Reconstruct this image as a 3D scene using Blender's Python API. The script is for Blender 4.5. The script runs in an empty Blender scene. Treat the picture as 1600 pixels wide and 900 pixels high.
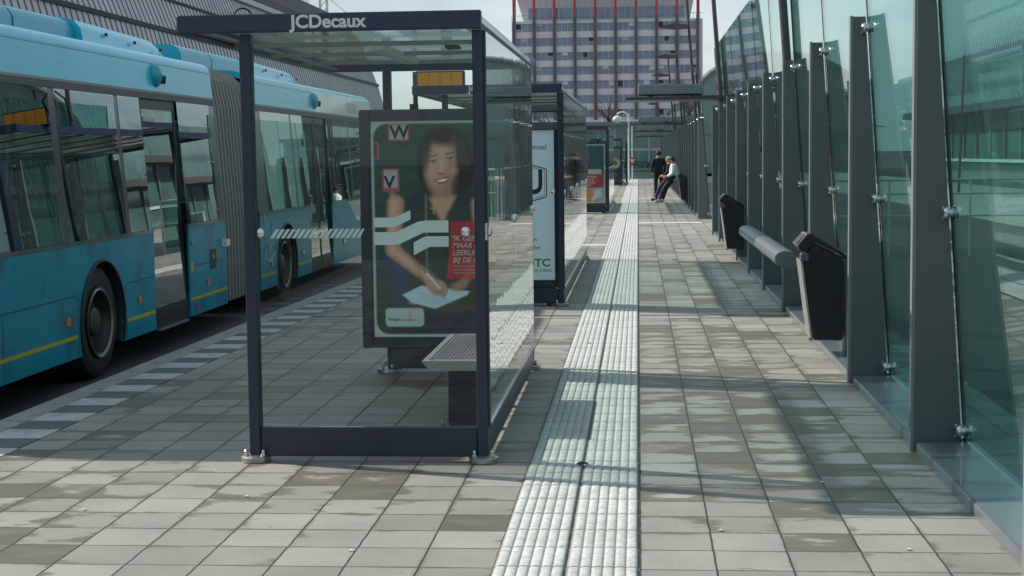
import bpy, math, random
import numpy as np
from mathutils import Vector, Matrix
random.seed(7)
S = bpy.context.scene
R = math.radians

# ------------------------------------------------------------------ camera
cd = bpy.data.cameras.new('camera'); cam = bpy.data.objects.new('camera', cd)
S.collection.objects.link(cam); S.camera = cam
cd.sensor_width = 36; cd.lens = 54.0; cd.clip_start = 0.05; cd.clip_end = 5000
M3 = Matrix(((0.9965997, 0.0050033, 0.0822435), (0.0814968, 0.0871644, -0.9928548), (-0.0121362, 0.9961814, 0.0864602)))
cam.matrix_world = Matrix.Translation((0, 0, 1.638)) @ M3.to_4x4()

# ------------------------------------------------------------------ world and sun
TOSUN = Vector((-1.42, 0.45, 1.0)).normalized()
SUN_EL = math.asin(TOSUN.z); SUN_AZ = math.atan2(TOSUN.x, TOSUN.y)
W = bpy.data.worlds.new('World'); S.world = W; W.use_nodes = True
nt = W.node_tree; nt.nodes.clear()
def N(t, **k):
    n = nt.nodes.new(t)
    for a, v in k.items(): setattr(n, a, v)
    return n
out = N('ShaderNodeOutputWorld'); bg = N('ShaderNodeBackground'); bg2 = N('ShaderNodeBackground'); mx = N('ShaderNodeMixShader')
sky = N('ShaderNodeTexSky'); sky.sky_type = 'NISHITA'; sky.sun_disc = False
sky.sun_elevation = SUN_EL; sky.sun_rotation = SUN_AZ
bg.inputs[1].default_value = 0.13
tc = N('ShaderNodeTexCoord'); mp = N('ShaderNodeMapping'); mp.inputs['Scale'].default_value = (1, 1, 3.2)
nz = N('ShaderNodeTexNoise'); nz.inputs['Scale'].default_value = 2.6; nz.inputs['Detail'].default_value = 8; nz.inputs['Roughness'].default_value = .55
rp = N('ShaderNodeValToRGB'); rp.color_ramp.elements[0].position = .36; rp.color_ramp.elements[1].position = .56
rp.color_ramp.elements[0].color = (.62, .62, .62, 1); rp.color_ramp.elements[1].color = (1, 1, 1, 1)
nz2 = N('ShaderNodeTexNoise'); nz2.inputs['Scale'].default_value = 4.5; nz2.inputs['Detail'].default_value = 6
rp2 = N('ShaderNodeValToRGB'); rp2.color_ramp.elements[0].position = .3; rp2.color_ramp.elements[1].position = .7
rp2.color_ramp.elements[0].color = (.42, .51, .58, 1); rp2.color_ramp.elements[1].color = (.78, .86, .92, 1)
bg2.inputs[1].default_value = 0.73
L = nt.links.new
L(tc.outputs['Generated'], mp.inputs[0]); L(mp.outputs[0], nz.inputs[0]); L(mp.outputs[0], nz2.inputs[0])
L(nz.outputs[0], rp.inputs[0]); L(nz2.outputs[0], rp2.inputs[0]); L(rp2.outputs[0], bg2.inputs[0])
sx = N('ShaderNodeSeparateXYZ'); L(tc.outputs['Generated'], sx.inputs[0])
hr = N('ShaderNodeMapRange'); hr.inputs[1].default_value = .12; hr.inputs[2].default_value = .62; hr.inputs[3].default_value = 1.0; hr.inputs[4].default_value = .72
L(sx.outputs[2], hr.inputs[0]); mm = N('ShaderNodeMath', operation='MULTIPLY'); L(rp.outputs[0], mm.inputs[0]); L(hr.outputs[0], mm.inputs[1])
L(sky.outputs[0], bg.inputs[0]); L(mm.outputs[0], mx.inputs[0]); L(bg.outputs[0], mx.inputs[1]); L(bg2.outputs[0], mx.inputs[2]); L(mx.outputs[0], out.inputs[0])
sd = bpy.data.lights.new('sun', 'SUN'); sd.energy = 3.9; sd.angle = R(.6); sd.color = (1, .965, .90)
so = bpy.data.objects.new('sun', sd); S.collection.objects.link(so)
so.rotation_euler = TOSUN.to_track_quat('Z', 'Y').to_euler(); so.location = (-20, 10, 30)
S.view_settings.view_transform = 'Standard'; S.view_settings.look = 'None'
S.view_settings.exposure = 0.45; S.view_settings.gamma = 1; S.view_settings.use_curve_mapping = False
S.cycles.use_denoising = True; S.cycles.max_bounces = 10; S.cycles.transparent_max_bounces = 48
S.cycles.glossy_bounces = 5; S.cycles.caustics_reflective = False; S.cycles.caustics_refractive = False
S.cycles.sample_clamp_indirect = 6

# ------------------------------------------------------------------ materials
class G:
    """small node helper"""
    def __init__(s, name):
        s.m = bpy.data.materials.new(name); s.m.use_nodes = True; s.t = s.m.node_tree; s.t.nodes.clear()
        s.out = s.t.nodes.new('ShaderNodeOutputMaterial')
    def n(s, t, ins=None, **k):
        n = s.t.nodes.new(t)
        for a, v in k.items(): setattr(n, a, v)
        for a, v in (ins or {}).items():
            if isinstance(v, bpy.types.NodeSocket): s.t.links.new(v, n.inputs[a])
            else: n.inputs[a].default_value = v
        return n
    def math(s, op, a, b=0.0, c=0.0):
        n = s.t.nodes.new('ShaderNodeMath'); n.operation = op
        for i, v in enumerate((a, b, c)):
            if isinstance(v, bpy.types.NodeSocket): s.t.links.new(v, n.inputs[i])
            else: n.inputs[i].default_value = v
        return n.outputs[0]
    def mix(s, f, a, b, bt='MIX'):
        n = s.t.nodes.new('ShaderNodeMix'); n.data_type = 'RGBA'; n.blend_type = bt
        for i, v in ((0, f), (6, a), (7, b)):
            if isinstance(v, bpy.types.NodeSocket): s.t.links.new(v, n.inputs[i])
            else: n.inputs[i].default_value = v
        return n.outputs[2]
    def ramp(s, f, p0, p1, c0=(0, 0, 0, 1), c1=(1, 1, 1, 1)):
        n = s.t.nodes.new('ShaderNodeValToRGB'); e = n.color_ramp.elements
        e[0].position = p0; e[1].position = p1; e[0].color = c0; e[1].color = c1
        s.t.links.new(f, n.inputs[0]); return n.outputs[0]
    def noise(s, vec, scale, det=4, rough=.5):
        return s.n('ShaderNodeTexNoise', {'Vector': vec, 'Scale': scale, 'Detail': det, 'Roughness': rough}).outputs[0]
    def finish(s, sh): s.t.links.new(sh, s.out.inputs[0]); return s.m

def C4(c): return (c[0], c[1], c[2], 1)
def pbr(name, col, rough=.5, metal=0, coat=0, var=.12, scale=6, bump=0, bscale=40, spec=.5, dirt=None):
    g = G(name); co = g.n('ShaderNodeTexCoord').outputs['Object']
    n1 = g.noise(co, scale, 5, .6)
    k = g.ramp(n1, .3, .7, C4([1 - var] * 3), C4([1 + var] * 3))
    c = g.mix(1.0, C4(col), k, 'MULTIPLY')
    if dirt:
        n2 = g.noise(co, dirt[1], 6, .65)
        c = g.mix(g.ramp(n2, .5, .72), c, C4(dirt[0]))
    b = g.n('ShaderNodeBsdfPrincipled', {'Base Color': c, 'Roughness': g.math('MULTIPLY_ADD', n1, .07, rough - .035), 'Metallic': metal, 'Coat Weight': coat, 'Coat Roughness': .06, 'Specular IOR Level': spec})
    if bump:
        bn = g.n('ShaderNodeBump', {'Height': g.noise(co, bscale, 3), 'Strength': bump, 'Distance': .01})
        g.t.links.new(bn.outputs[0], b.inputs['Normal'])
    return g.finish(b.outputs[0])

def glass(name, tint, wave=0, wscale=(1, 1, 1), dust=.0, base=.04, wdist=.02):
    """thin pane: tinted see-through plus a Schlick reflection, optionally wavy"""
    g = G(name); co = g.n('ShaderNodeTexCoord').outputs['Object']
    lw = g.n('ShaderNodeLayerWeight', {'Blend': .5}).outputs['Facing']
    fr = g.math('MULTIPLY_ADD', g.math('POWER', lw, 5.0), 1 - base, base)
    gl = g.n('ShaderNodeBsdfGlossy', {'Color': (1, 1, 1, 1), 'Roughness': 0.0})
    if wave:
        mpn = g.n('ShaderNodeMapping', {'Vector': co, 'Scale': wscale}).outputs[0]
        bn = g.n('ShaderNodeBump', {'Height': g.noise(mpn, 1.0, 2), 'Strength': wave, 'Distance': wdist})
        g.t.links.new(bn.outputs[0], gl.inputs['Normal'])
    tr = g.n('ShaderNodeBsdfTransparent', {'Color': C4(tint)})
    m1 = g.n('ShaderNodeMixShader', {0: fr, 1: tr.outputs[0], 2: gl.outputs[0]})
    if dust:
        df = g.n('ShaderNodeBsdfDiffuse', {'Color': (.5, .52, .5, 1)})
        nn = g.ramp(g.noise(co, 3.0, 6, .7), .35, .8, (dust * .4,) * 3 + (1,), (dust * 1.6,) * 3 + (1,))
        m1 = g.n('ShaderNodeMixShader', {0: nn, 1: m1.outputs[0], 2: df.outputs[0]})
    return g.finish(m1.outputs[0])

def paver(name, tile=True):
    g = G(name); tcn = g.n('ShaderNodeTexCoord'); uv = tcn.outputs['UV']; co = tcn.outputs['Object']
    sp = g.n('ShaderNodeSeparateXYZ', {0: uv}); u, v = sp.outputs[0], sp.outputs[1]
    wob = g.noise(co, 9, 3); wobv = g.math('MULTIPLY', g.math('SUBTRACT', wob, .5), .035)
    u2 = g.math('ADD', u, wobv); v2 = g.math('ADD', v, wobv)
    fu, fv = g.math('FLOOR', u2), g.math('FLOOR', v2); ru, rv = g.math('FRACT', u2), g.math('FRACT', v2)
    eu = g.math('MINIMUM', ru, g.math('SUBTRACT', 1.0, ru)); ev = g.math('MINIMUM', rv, g.math('SUBTRACT', 1.0, rv))
    ed = g.math('MINIMUM', eu, ev)
    joint = g.ramp(ed, .008, .020, (1, 1, 1, 1), (0, 0, 0, 1))
    cid = g.n('ShaderNodeCombineXYZ', {0: fu, 1: fv})
    wn = g.n('ShaderNodeTexWhiteNoise', {'Vector': cid.outputs[0]}); rnd = wn.outputs[0]
    wc = g.n('ShaderNodeSeparateColor', {0: wn.outputs[1]})
    col = g.mix(rnd, (.262, .246, .212, 1), (.385, .362, .322, 1))
    fine = g.noise(co, 60, 6, .7)
    col = g.mix(1.0, col, g.ramp(fine, .3, .7, (.86, .86, .86, 1), (1.12, 1.12, 1.11, 1)), 'MULTIPLY')
    blot = g.noise(co, 2.2, 6, .6)
    col = g.mix(1.0, col, g.ramp(blot, .3, .7, (.84, .85, .86, 1), (1.1, 1.09, 1.07, 1)), 'MULTIPLY')
    # damp, mossy stains that start at joints, whole tiles now and then
    mp2 = g.n('ShaderNodeMapping', {'Vector': co, 'Scale': (1.7, 4.2, 1)}).outputs[0]
    off = g.n('ShaderNodeVectorMath', {0: mp2, 1: g.n('ShaderNodeVectorMath', {0: wn.outputs[1], 1: (17, 17, 17)}, operation='MULTIPLY').outputs[0]}, operation='ADD').outputs[0]
    st = g.noise(off, 1.0, 7, .66)
    lane = g.noise(co, .35, 2)
    thr = g.math('ADD', st, g.math('MULTIPLY', g.math('SUBTRACT', .12, ed), .38))
    thr = g.math('ADD', thr, g.math('MULTIPLY', g.math('SUBTRACT', lane, .46), .55))
    thr = g.math('ADD', thr, g.math('MULTIPLY', g.math('GREATER_THAN', wc.outputs[0], .86), .22))
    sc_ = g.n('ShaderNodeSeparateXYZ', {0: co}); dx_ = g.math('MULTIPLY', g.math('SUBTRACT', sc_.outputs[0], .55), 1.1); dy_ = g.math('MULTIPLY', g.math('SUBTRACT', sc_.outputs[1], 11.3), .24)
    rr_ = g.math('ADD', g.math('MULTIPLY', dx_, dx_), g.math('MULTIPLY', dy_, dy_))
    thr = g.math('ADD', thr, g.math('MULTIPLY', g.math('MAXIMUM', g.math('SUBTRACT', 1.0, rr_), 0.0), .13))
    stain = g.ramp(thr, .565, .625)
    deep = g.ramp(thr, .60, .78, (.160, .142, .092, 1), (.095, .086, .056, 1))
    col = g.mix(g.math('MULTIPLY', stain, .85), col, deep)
    spk = g.ramp(g.noise(co, 160, 2, .5), .69, .72); col = g.mix(g.math('MULTIPLY', spk, .5), col, (.10, .10, .09, 1))
    gum = g.n('ShaderNodeTexVoronoi', {'Vector': co, 'Scale': 3.1}).outputs['Distance']; col = g.mix(g.math('MULTIPLY', g.math('LESS_THAN', gum, .035), .55), col, (.12, .12, .115, 1))
    moss = g.math('MULTIPLY', g.ramp(ed, .02, .07, (1, 1, 1, 1), (0, 0, 0, 1)), g.ramp(g.noise(co, 1.7, 4), .5, .62))
    col = g.mix(g.math('MULTIPLY', moss, .6), col, (.13, .135, .065, 1))
    col = g.mix(joint, col, (.062, .056, .046, 1))
    hgt = g.math('ADD', g.math('MULTIPLY', joint, -1.0), g.math('MULTIPLY', fine, .12))
    hgt = g.math('ADD', hgt, g.math('MULTIPLY', rnd, .15))
    bp = g.n('ShaderNodeBump', {'Height': hgt, 'Strength': .6, 'Distance': .006})
    rg = g.math('MULTIPLY_ADD', stain, -.14, .66)
    b = g.n('ShaderNodeBsdfPrincipled', {'Base Color': col, 'Roughness': rg, 'Normal': bp.outputs[0], 'Specular IOR Level': .4})
    return g.finish(b.outputs[0])

def roofsheet():
    g = G('tinted_roof_sheet'); co = g.n('ShaderNodeTexCoord').outputs['Object']
    tr = g.n('ShaderNodeBsdfTransparent', {'Color': (.52, .72, .84, 1)})
    df = g.n('ShaderNodeBsdfDiffuse', {'Color': (.20, .21, .15, 1)}); tl = g.n('ShaderNodeBsdfTranslucent', {'Color': (.22, .25, .18, 1)})
    m1 = g.n('ShaderNodeMixShader', {0: .5, 1: df.outputs[0], 2: tl.outputs[0]})
    f = g.ramp(g.noise(co, 1.6, 5, .6), .3, .7, (.42, .42, .42, 1), (.60, .60, .60, 1))
    m2 = g.n('ShaderNodeMixShader', {0: f, 1: tr.outputs[0], 2: m1.outputs[0]})
    lw = g.n('ShaderNodeLayerWeight', {'Blend': .5}).outputs['Facing']
    gl = g.n('ShaderNodeBsdfGlossy', {'Color': (1, 1, 1, 1), 'Roughness': .08})
    m3 = g.n('ShaderNodeMixShader', {0: g.math('MULTIPLY_ADD', g.math('POWER', lw, 5.0), .9, .04), 1: m2.outputs[0], 2: gl.outputs[0]})
    return g.finish(m3.outputs[0])
def tactile():
    g = G('white_tactile'); co = g.n('ShaderNodeTexCoord').outputs['Object']
    n1 = g.noise(co, 45, 6, .7); n2 = g.noise(co, 3, 5, .6)
    c = g.mix(g.ramp(n1, .35, .62), (.46, .455, .43, 1), (.70, .695, .665, 1))
    c = g.mix(1.0, c, g.ramp(n2, .3, .65, (.82, .82, .80, 1), (1, 1, 1, 1)), 'MULTIPLY')
    n3 = g.noise(co, 130, 2, .5)
    c = g.mix(g.ramp(n3, .70, .74), c, (.12, .12, .10, 1))
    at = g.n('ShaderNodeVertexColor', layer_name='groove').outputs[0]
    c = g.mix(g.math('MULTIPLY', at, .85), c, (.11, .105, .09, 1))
    c = g.mix(g.ramp(g.noise(co, 9, 6, .7), .56, .72), c, (.40, .39, .36, 1))
    b = g.n('ShaderNodeBsdfPrincipled', {'Base Color': c, 'Roughness': .85, 'Specular IOR Level': .2})
    return g.finish(b.outputs[0])

def asphalt():
    g = G('asphalt'); co = g.n('ShaderNodeTexCoord').outputs['Object']
    c = g.mix(g.noise(co, 40, 4), (.035, .036, .038, 1), (.075, .075, .073, 1))
    c = g.mix(g.ramp(g.noise(co, .4, 5), .4, .7), c, (.06, .058, .055, 1))
    b = g.n('ShaderNodeBsdfPrincipled', {'Base Color': c, 'Roughness': .8})
    return g.finish(b.outputs[0])

def vcol(name, rough=.35, coat=.1, emit=.13):
    g = G(name); c = g.n('ShaderNodeVertexColor', layer_name='art').outputs[0]
    b = g.n('ShaderNodeBsdfPrincipled', {'Base Color': c, 'Roughness': rough, 'Coat Weight': coat, 'Coat Roughness': .03, 'Emission Color': c, 'Emission Strength': emit})  # faint glow added to brighten the print, no lamp behind it
    return g.finish(b.outputs[0])

MT = {}
MT['navy'] = pbr('navy_paint', (.012, .022, .046), .45, coat=.12, var=.10, scale=4, spec=.5, bump=.05, bscale=300)
MT['fascia'] = pbr('navy_fascia', (.012, .022, .062), .45, coat=.12, var=.10, scale=3)
MT['alu_side'] = pbr('satin_grey_fascia', (.30, .31, .36), .3, .35, .3, .08, 3)
MT['ceiling'] = pbr('beige_ceiling', (.27, .275, .22), .32, var=.14, scale=2, coat=.3)
MT['glassclr'] = glass('shelter_glass', (.915, .955, .94), dust=.0, base=.015)
MT['glassside'] = glass('wavy_side_glass', (.86, .93, .90), wave=.14, wscale=(4, 5, .35), dust=.0, base=.05, wdist=.006)
MT['glasswall'] = glass('green_wall_glass', (.55, .83, .79), dust=.008, base=.085)
MT['roofsheet'] = roofsheet()
MT['gasket'] = pbr('black_gasket', (.012, .012, .012), .6)
MT['chrome'] = pbr('steel_fitting', (.62, .62, .62), .22, 1.0, var=.1)
MT['caststeel'] = pbr('galvanised_steel', (.42, .42, .41), .42, .9, var=.2, scale=30)
MT['fin'] = pbr('grey_green_metallic_paint', (.122, .137, .138), .5, .15, .15, var=.07, scale=3, bump=.12, bscale=420)
MT['finedge'] = pbr('fin_edge_paint', (.24, .245, .25), .45, .2, var=.05)
MT['ledge'] = pbr('grey_blue_ledge', (.17, .195, .21), .30, .25, .3, var=.08, scale=2)
MT['pavr'] = paver('pavers'); MT['tact'] = tactile(); MT['asph'] = asphalt()
MT['kerb'] = pbr('kerb_concrete', (.33, .33, .31), .8, var=.25, scale=9, bump=.3, bscale=60)
MT['kwhite'] = pbr('white_block', (.52, .53, .51), .7, var=.16, scale=8, dirt=((.36, .36, .34), 6))
MT['kdark'] = pbr('dark_block', (.135, .145, .155), .75, var=.2, scale=8)
MT['joint'] = pbr('joint_filler', (.03, .028, .025), .9)
MT['pale'] = pbr('pale_drain_line', (.6, .6, .57), .7)
MT['teal'] = pbr('teal_bus_paint', (.003, .27, .38), .38, coat=.06, spec=.3, var=.06, scale=2, dirt=((.012, .13, .17), 2.2))
MT['teal2'] = pbr('teal_pod', (.008, .33, .42), .42, coat=.2, var=.06, scale=2)
MT['tealtop'] = pbr('sky_lit_teal_paint', (.012, .50, .66), .28, coat=.3, var=.08, scale=1.5)  # same bus teal, lightened so the colour carries the sky's reflection
MT['cream'] = pbr('cream_paint', (.66, .64, .56), .3, coat=.6, var=.05)
MT['busglass'] = glass('bus_glass', (.34, .43, .41), wave=.12, wscale=(1, .8, .8), dust=.0, base=.30, wdist=.01)
MT['busblack'] = pbr('black_rubber_trim', (.016, .016, .017), .42, var=.2, scale=10)
MT['frame'] = pbr('window_pillar', (.05, .04, .043), .3, coat=.5)
MT['bellows'] = pbr('grey_bellows', (.27, .26, .245), .7, var=.12, scale=14)
MT['tyre'] = pbr('tyre_rubber', (.022, .022, .023), .75, var=.25, scale=20, bump=.3, bscale=80)
MT['rim'] = pbr('dusty_wheel_rim', (.07, .066, .06), .5, .5, var=.35, scale=14, dirt=((.06, .05, .04), 9))
MT['orange'] = pbr('orange_reflector', (.75, .14, .03), .25, coat=1)
MT['yellow'] = pbr('yellow_stripe', (.55, .42, .02), .45)
MT['dark'] = pbr('dark_interior', (.03, .034, .036), .7)
MT['seatm'] = pbr('seat_fabric', (.04, .05, .09), .9, var=.4, scale=30)
MT['white'] = pbr('white_print', (.72, .73, .72), .5, var=.05)
MT['hatch'] = pbr('frosted_film', (.50, .62, .58), .6, var=.04)
MT['pinkred'] = pbr('red_paint', (.50, .045, .05), .4)
MT['red'] = pbr('red_panel', (.52, .02, .03), .35, coat=.3, var=.03)
MT['boxframe'] = pbr('poster_case_paint', (.017, .026, .046), .36, coat=.5, var=.08)
MT['pframe'] = pbr('poster_border', (.52, .60, .58), .4)
MT['art'] = vcol('poster_print')
MT['ink'] = pbr('dark_ink', (.03, .03, .035), .5)
MT['greenink'] = pbr('green_ink', (.12, .32, .05), .5)
MT['bench'] = pbr('bench_metal', (.36, .365, .35), .42, .5, var=.12, scale=40)
MT['binblk'] = pbr('black_bin_plastic', (.010, .011, .013), .36, coat=.35, var=.15, scale=5)
MT['binsilver'] = pbr('bin_silver', (.42, .41, .39), .4, .6, var=.25, scale=12)
MT['rail'] = pbr('grey_lean_rail', (.16, .175, .185), .4, .3, .2, var=.08)
MT['mast'] = pbr('brown_grey_mast', (.075, .062, .06), .45, .2, .2)
MT['lamphead'] = pbr('lamp_head', (.075, .085, .09), .4, .3)
MT['canbox'] = pbr('canopy_box', (.20, .23, .235), .45, .2)
MT['canblade'] = pbr('canopy_blade', (.05, .062, .06), .4, .2)
def ribbed(name):
    g = G(name); co = g.n('ShaderNodeTexCoord').outputs['Object']
    c = g.mix(g.ramp(g.noise(co, .35, 5), .3, .7), (.40, .41, .43, 1), (.50, .505, .52, 1))
    b = g.n('ShaderNodeBsdfPrincipled', {'Base Color': c, 'Roughness': .5, 'Metallic': .1})
    return g.finish(b.outputs[0])
MT['rib'] = ribbed('ribbed_cladding')
MT['ribdark'] = pbr('cladding_groove', (.12, .115, .11), .7)
MT['roofdark'] = pbr('dark_roofing', (.06, .06, .062), .8, var=.15, scale=.3)
MT['spandrel'] = pbr('beige_spandrel', (.74, .72, .71), .7, var=.06, scale=.15)
MT['towpil'] = pbr('brown_pillar', (.13, .105, .10), .6)
MT['towglass'] = pbr('tower_glass', (.15, .21, .31), .15, .0, 1, var=.35, scale=.25)
MT['twhite'] = pbr('white_cladding', (.55, .55, .55), .6)
MT['mull'] = pbr('pale_mullion', (.50, .52, .55), .5)
MT['brick'] = pbr('brown_brick', (.22, .16, .14), .8, var=.15, scale=1)
MT['greenglass'] = pbr('green_building_glass', (.10, .20, .185), .18, 0, 1, var=.3, scale=.4)
MT['lwhite'] = pbr('white_lamp_shell', (.75, .76, .75), .4)
MT['amber'] = pbr('amber_display', (.85, .34, .02), .6, coat=.1, var=.08, scale=20)
MT['blue'] = pbr('blue_sign', (.02, .04, .30), .5)
MT['leafa'] = pbr('leaves_green', (.055, .085, .035), .7, var=.5, scale=1.2)
MT['leafb'] = pbr('leaves_dark', (.035, .06, .028), .7, var=.5, scale=1.2)
MT['bark'] = pbr('bark', (.10, .075, .055), .9, var=.3, scale=8)
MT['skin'] = pbr('skin', (.42, .24, .17), .55, var=.06)
MT['hair'] = pbr('black_hair', (.012, .010, .010), .6)
MT['hairg'] = pbr('grey_hair', (.30, .29, .28), .7)
MT['blackcloth'] = pbr('black_cloth', (.013, .013, .015), .9, var=.3, scale=9)
MT['whitecloth'] = pbr('white_track_jacket', (.82, .84, .85), .8, var=.08, scale=9)
MT['navycloth'] = pbr('navy_trousers', (.03, .034, .055), .9, var=.3, scale=9)
MT['shoe'] = pbr('shoe', (.03, .028, .026), .5)
MT['wshoe'] = pbr('white_shoe', (.5, .5, .5), .5)
MT['leafst'] = pbr('fallen_leaf', (.05, .04, .025), .8)
MT['railw'] = pbr('white_handrail', (.62, .66, .64), .4)
MT['ggreen'] = glass('green_parapet_glass', (.5, .72, .66), dust=.10)

# ------------------------------------------------------------------ mesh building
OFF = {}
class MB:
    def __init__(s): s.v = []; s.f = []; s.col = None
    def add(s, vs, fs):
        b = len(s.v); s.v += [tuple(v) for v in vs]; s.f += [tuple(i + b for i in f) for f in fs]; return s
    def box(s, x0, x1, y0, y1, z0, z1, b=0):
        if b <= 0:
            vs = [(x, y, z) for z in (z0, z1) for y in (y0, y1) for x in (x0, x1)]
            return s.add(vs, [(0, 2, 3, 1), (4, 5, 7, 6), (0, 1, 5, 4), (2, 6, 7, 3), (0, 4, 6, 2), (1, 3, 7, 5)])
        # chamfered box: 3 quads rings
        b = min(b, (x1 - x0) * .45, (y1 - y0) * .45, (z1 - z0) * .45)
        def ring(z, i): return [(x0 + b + i, y0 + i, z), (x1 - b - i, y0 + i, z), (x1 - i, y0 + b + i, z), (x1 - i, y1 - b - i, z), (x1 - b - i, y1 - i, z), (x0 + b + i, y1 - i, z), (x0 + i, y1 - b - i, z), (x0 + i, y0 + b + i, z)]
        rs = [ring(z0, b * .6), ring(z0 + b, 0), ring(z1 - b, 0), ring(z1, b * .6)]
        vs = [p for r in rs for p in r]; fs = [tuple(range(7, -1, -1)), tuple(range(24, 32))]
        for k in range(3):
            for i in range(8): j = (i + 1) % 8; fs.append((k * 8 + i, k * 8 + j, k * 8 + 8 + j, k * 8 + 8 + i))
        return s.add(vs, fs)
    def prism(s, pts, axis, a0, a1):
        """closed outline pts in the two other axes, extruded along axis"""
        n = len(pts)
        def P(p, a): return {'x': (a, p[0], p[1]), 'y': (p[0], a, p[1]), 'z': (p[0], p[1], a)}[axis]
        vs = [P(p, a0) for p in pts] + [P(p, a1) for p in pts]
        fs = [tuple(range(n - 1, -1, -1)), tuple(range(n, 2 * n))] + [(i, (i + 1) % n, n + (i + 1) % n, n + i) for i in range(n)]
        return s.add(vs, fs)
    def tube(s, p0, p1, r0, r1=None, n=12, cap=True):
        r1 = r0 if r1 is None else r1
        p0, p1 = Vector(p0), Vector(p1); d = (p1 - p0).normalized()
        a = d.orthogonal().normalized(); c = d.cross(a)
        vs = []
        for p, r in ((p0, r0), (p1, r1)):
            for i in range(n):
                t = 2 * math.pi * i / n; vs.append(p + (a * math.cos(t) + c * math.sin(t)) * r)
        fs = [(i, (i + 1) % n, n + (i + 1) % n, n + i) for i in range(n)]
        if cap: fs += [tuple(range(n - 1, -1, -1)), tuple(range(n, 2 * n))]
        return s.add(vs, fs)
    def path(s, pts, r, n=8):
        rr = r if isinstance(r, (list, tuple)) else [r] * len(pts)
        for i in range(len(pts) - 1): s.tube(pts[i], pts[i + 1], rr[i], rr[i + 1], n)
        return s
    def lathe(s, prof, org, axis, n=32):
        """prof [(r, a)] turned about axis through org"""
        vs = []; m = len(prof)
        for r, a in prof:
            for i in range(n):
                t = 2 * math.pi * i / n; c, q = r * math.cos(t), r * math.sin(t)
                p = {'x': (a, c, q), 'y': (c, a, q), 'z': (c, q, a)}[axis]
                vs.append((p[0] + org[0], p[1] + org[1], p[2] + org[2]))
        fs = [(k * n + i, k * n + (i + 1) % n, (k + 1) * n + (i + 1) % n, (k + 1) * n + i) for k in range(m - 1) for i in range(n)]
        fs += [tuple(range(n - 1, -1, -1)), tuple(range((m - 1) * n, m * n))]
        return s.add(vs, fs)
    def ball(s, c, r, n=16, m=10, tilt=None):
        r = (r, r, r) if not isinstance(r, (tuple, list)) else r
        vs = []
        for j in range(m + 1):
            ph = math.pi * j / m
            for i in range(n):
                t = 2 * math.pi * i / n
                p = Vector((r[0] * math.sin(ph) * math.cos(t), r[1] * math.sin(ph) * math.sin(t), r[2] * math.cos(ph)))
                if tilt: p = tilt @ p
                vs.append(Vector(c) + p)
        return s.add(vs, [(j * n + i, (j + 1) * n + i, (j + 1) * n + (i + 1) % n, j * n + (i + 1) % n) for j in range(m) for i in range(n)])
    def text(s, body, size, org, xa, ya, ext=.002, bold=0.0, shear=0.0, align='LEFT', sx=1.0):
        cu = bpy.data.curves.new('lettering', 'FONT'); cu.body = body; cu.size = size; cu.extrude = ext; cu.offset = bold
        cu.shear = shear; cu.align_x = align; cu.resolution_u = 4
        ob = bpy.data.objects.new('lettering_tmp', cu); S.collection.objects.link(ob)
        dg = bpy.context.evaluated_depsgraph_get(); me = bpy.data.meshes.new_from_object(ob.evaluated_get(dg))
        xa, ya, org = Vector(xa), Vector(ya), Vector(org); za = xa.cross(ya)
        s.add([org + xa * v.co.x * sx + ya * v.co.y + za * v.co.z for v in me.vertices], [tuple(p.vertices) for p in me.polygons])
        bpy.data.objects.remove(ob); bpy.data.curves.remove(cu); bpy.data.meshes.remove(me); return s

def split_mb(mb, gap):
    par = list(range(len(mb.v)))
    def find(i):
        while par[i] != i: par[i] = par[par[i]]; i = par[i]
        return i
    for f in mb.f:
        a = find(f[0])
        for i in f[1:]: par[find(i)] = a
    isl = {}
    for f in mb.f: isl.setdefault(find(f[0]), []).append(f)
    cl = []
    for fs in isl.values():
        ids = {i for f in fs for i in f}; lo = [min(mb.v[i][k] for i in ids) for k in range(3)]; hi = [max(mb.v[i][k] for i in ids) for k in range(3)]
        hit = [c for c in cl if all(lo[k] - gap <= c[1][k] and c[0][k] - gap <= hi[k] for k in range(3))]
        new = [lo, hi, list(fs)]
        for c in hit: new = [[min(a, b) for a, b in zip(new[0], c[0])], [max(a, b) for a, b in zip(new[1], c[1])], new[2] + c[2]]; cl.remove(c)
        cl.append(new)
    out_ = []
    for c in cl:
        ids = sorted({i for f in c[2] for i in f}); mp_ = {a: b for b, a in enumerate(ids)}; m = MB(); m.v = [mb.v[i] for i in ids]; m.f = [tuple(mp_[i] for i in f) for f in c[2]]; out_.append(m)
    return out_
def P(name, mb, mat, parent=None, smooth=False, loc=None, split=None):
    if split is not None:
        os_ = [P(name, m, mat, parent, smooth, loc) for m in split_mb(mb, split)]; return os_[0]
    """link mb as ONE mesh object; vertices are world coordinates, stored relative to the thing's base"""
    off = Vector(OFF[parent.name]) if parent is not None else Vector(loc or (0, 0, 0))
    me = bpy.data.meshes.new(name)
    me.from_pydata([(v[0] - off.x, v[1] - off.y, v[2] - off.z) for v in mb.v], [], mb.f)
    import bmesh
    bm = bmesh.new(); bm.from_mesh(me); bmesh.ops.recalc_face_normals(bm, faces=bm.faces); bm.to_mesh(me); bm.free()
    if smooth:
        for p in me.polygons: p.use_smooth = True
        try: me.set_sharp_from_angle(angle=R(38))
        except Exception: pass
    me.materials.append(MT[mat] if isinstance(mat, str) else mat); me.update()
    o = bpy.data.objects.new(name, me); S.collection.objects.link(o)
    if parent is not None: o.parent = parent
    else: o.location = off
    OFF[o.name] = tuple(off); return o
def tag(o, label, cat, group=None):
    o['label'] = label; o['category'] = cat
    if group: o['group'] = group
    return o
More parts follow.
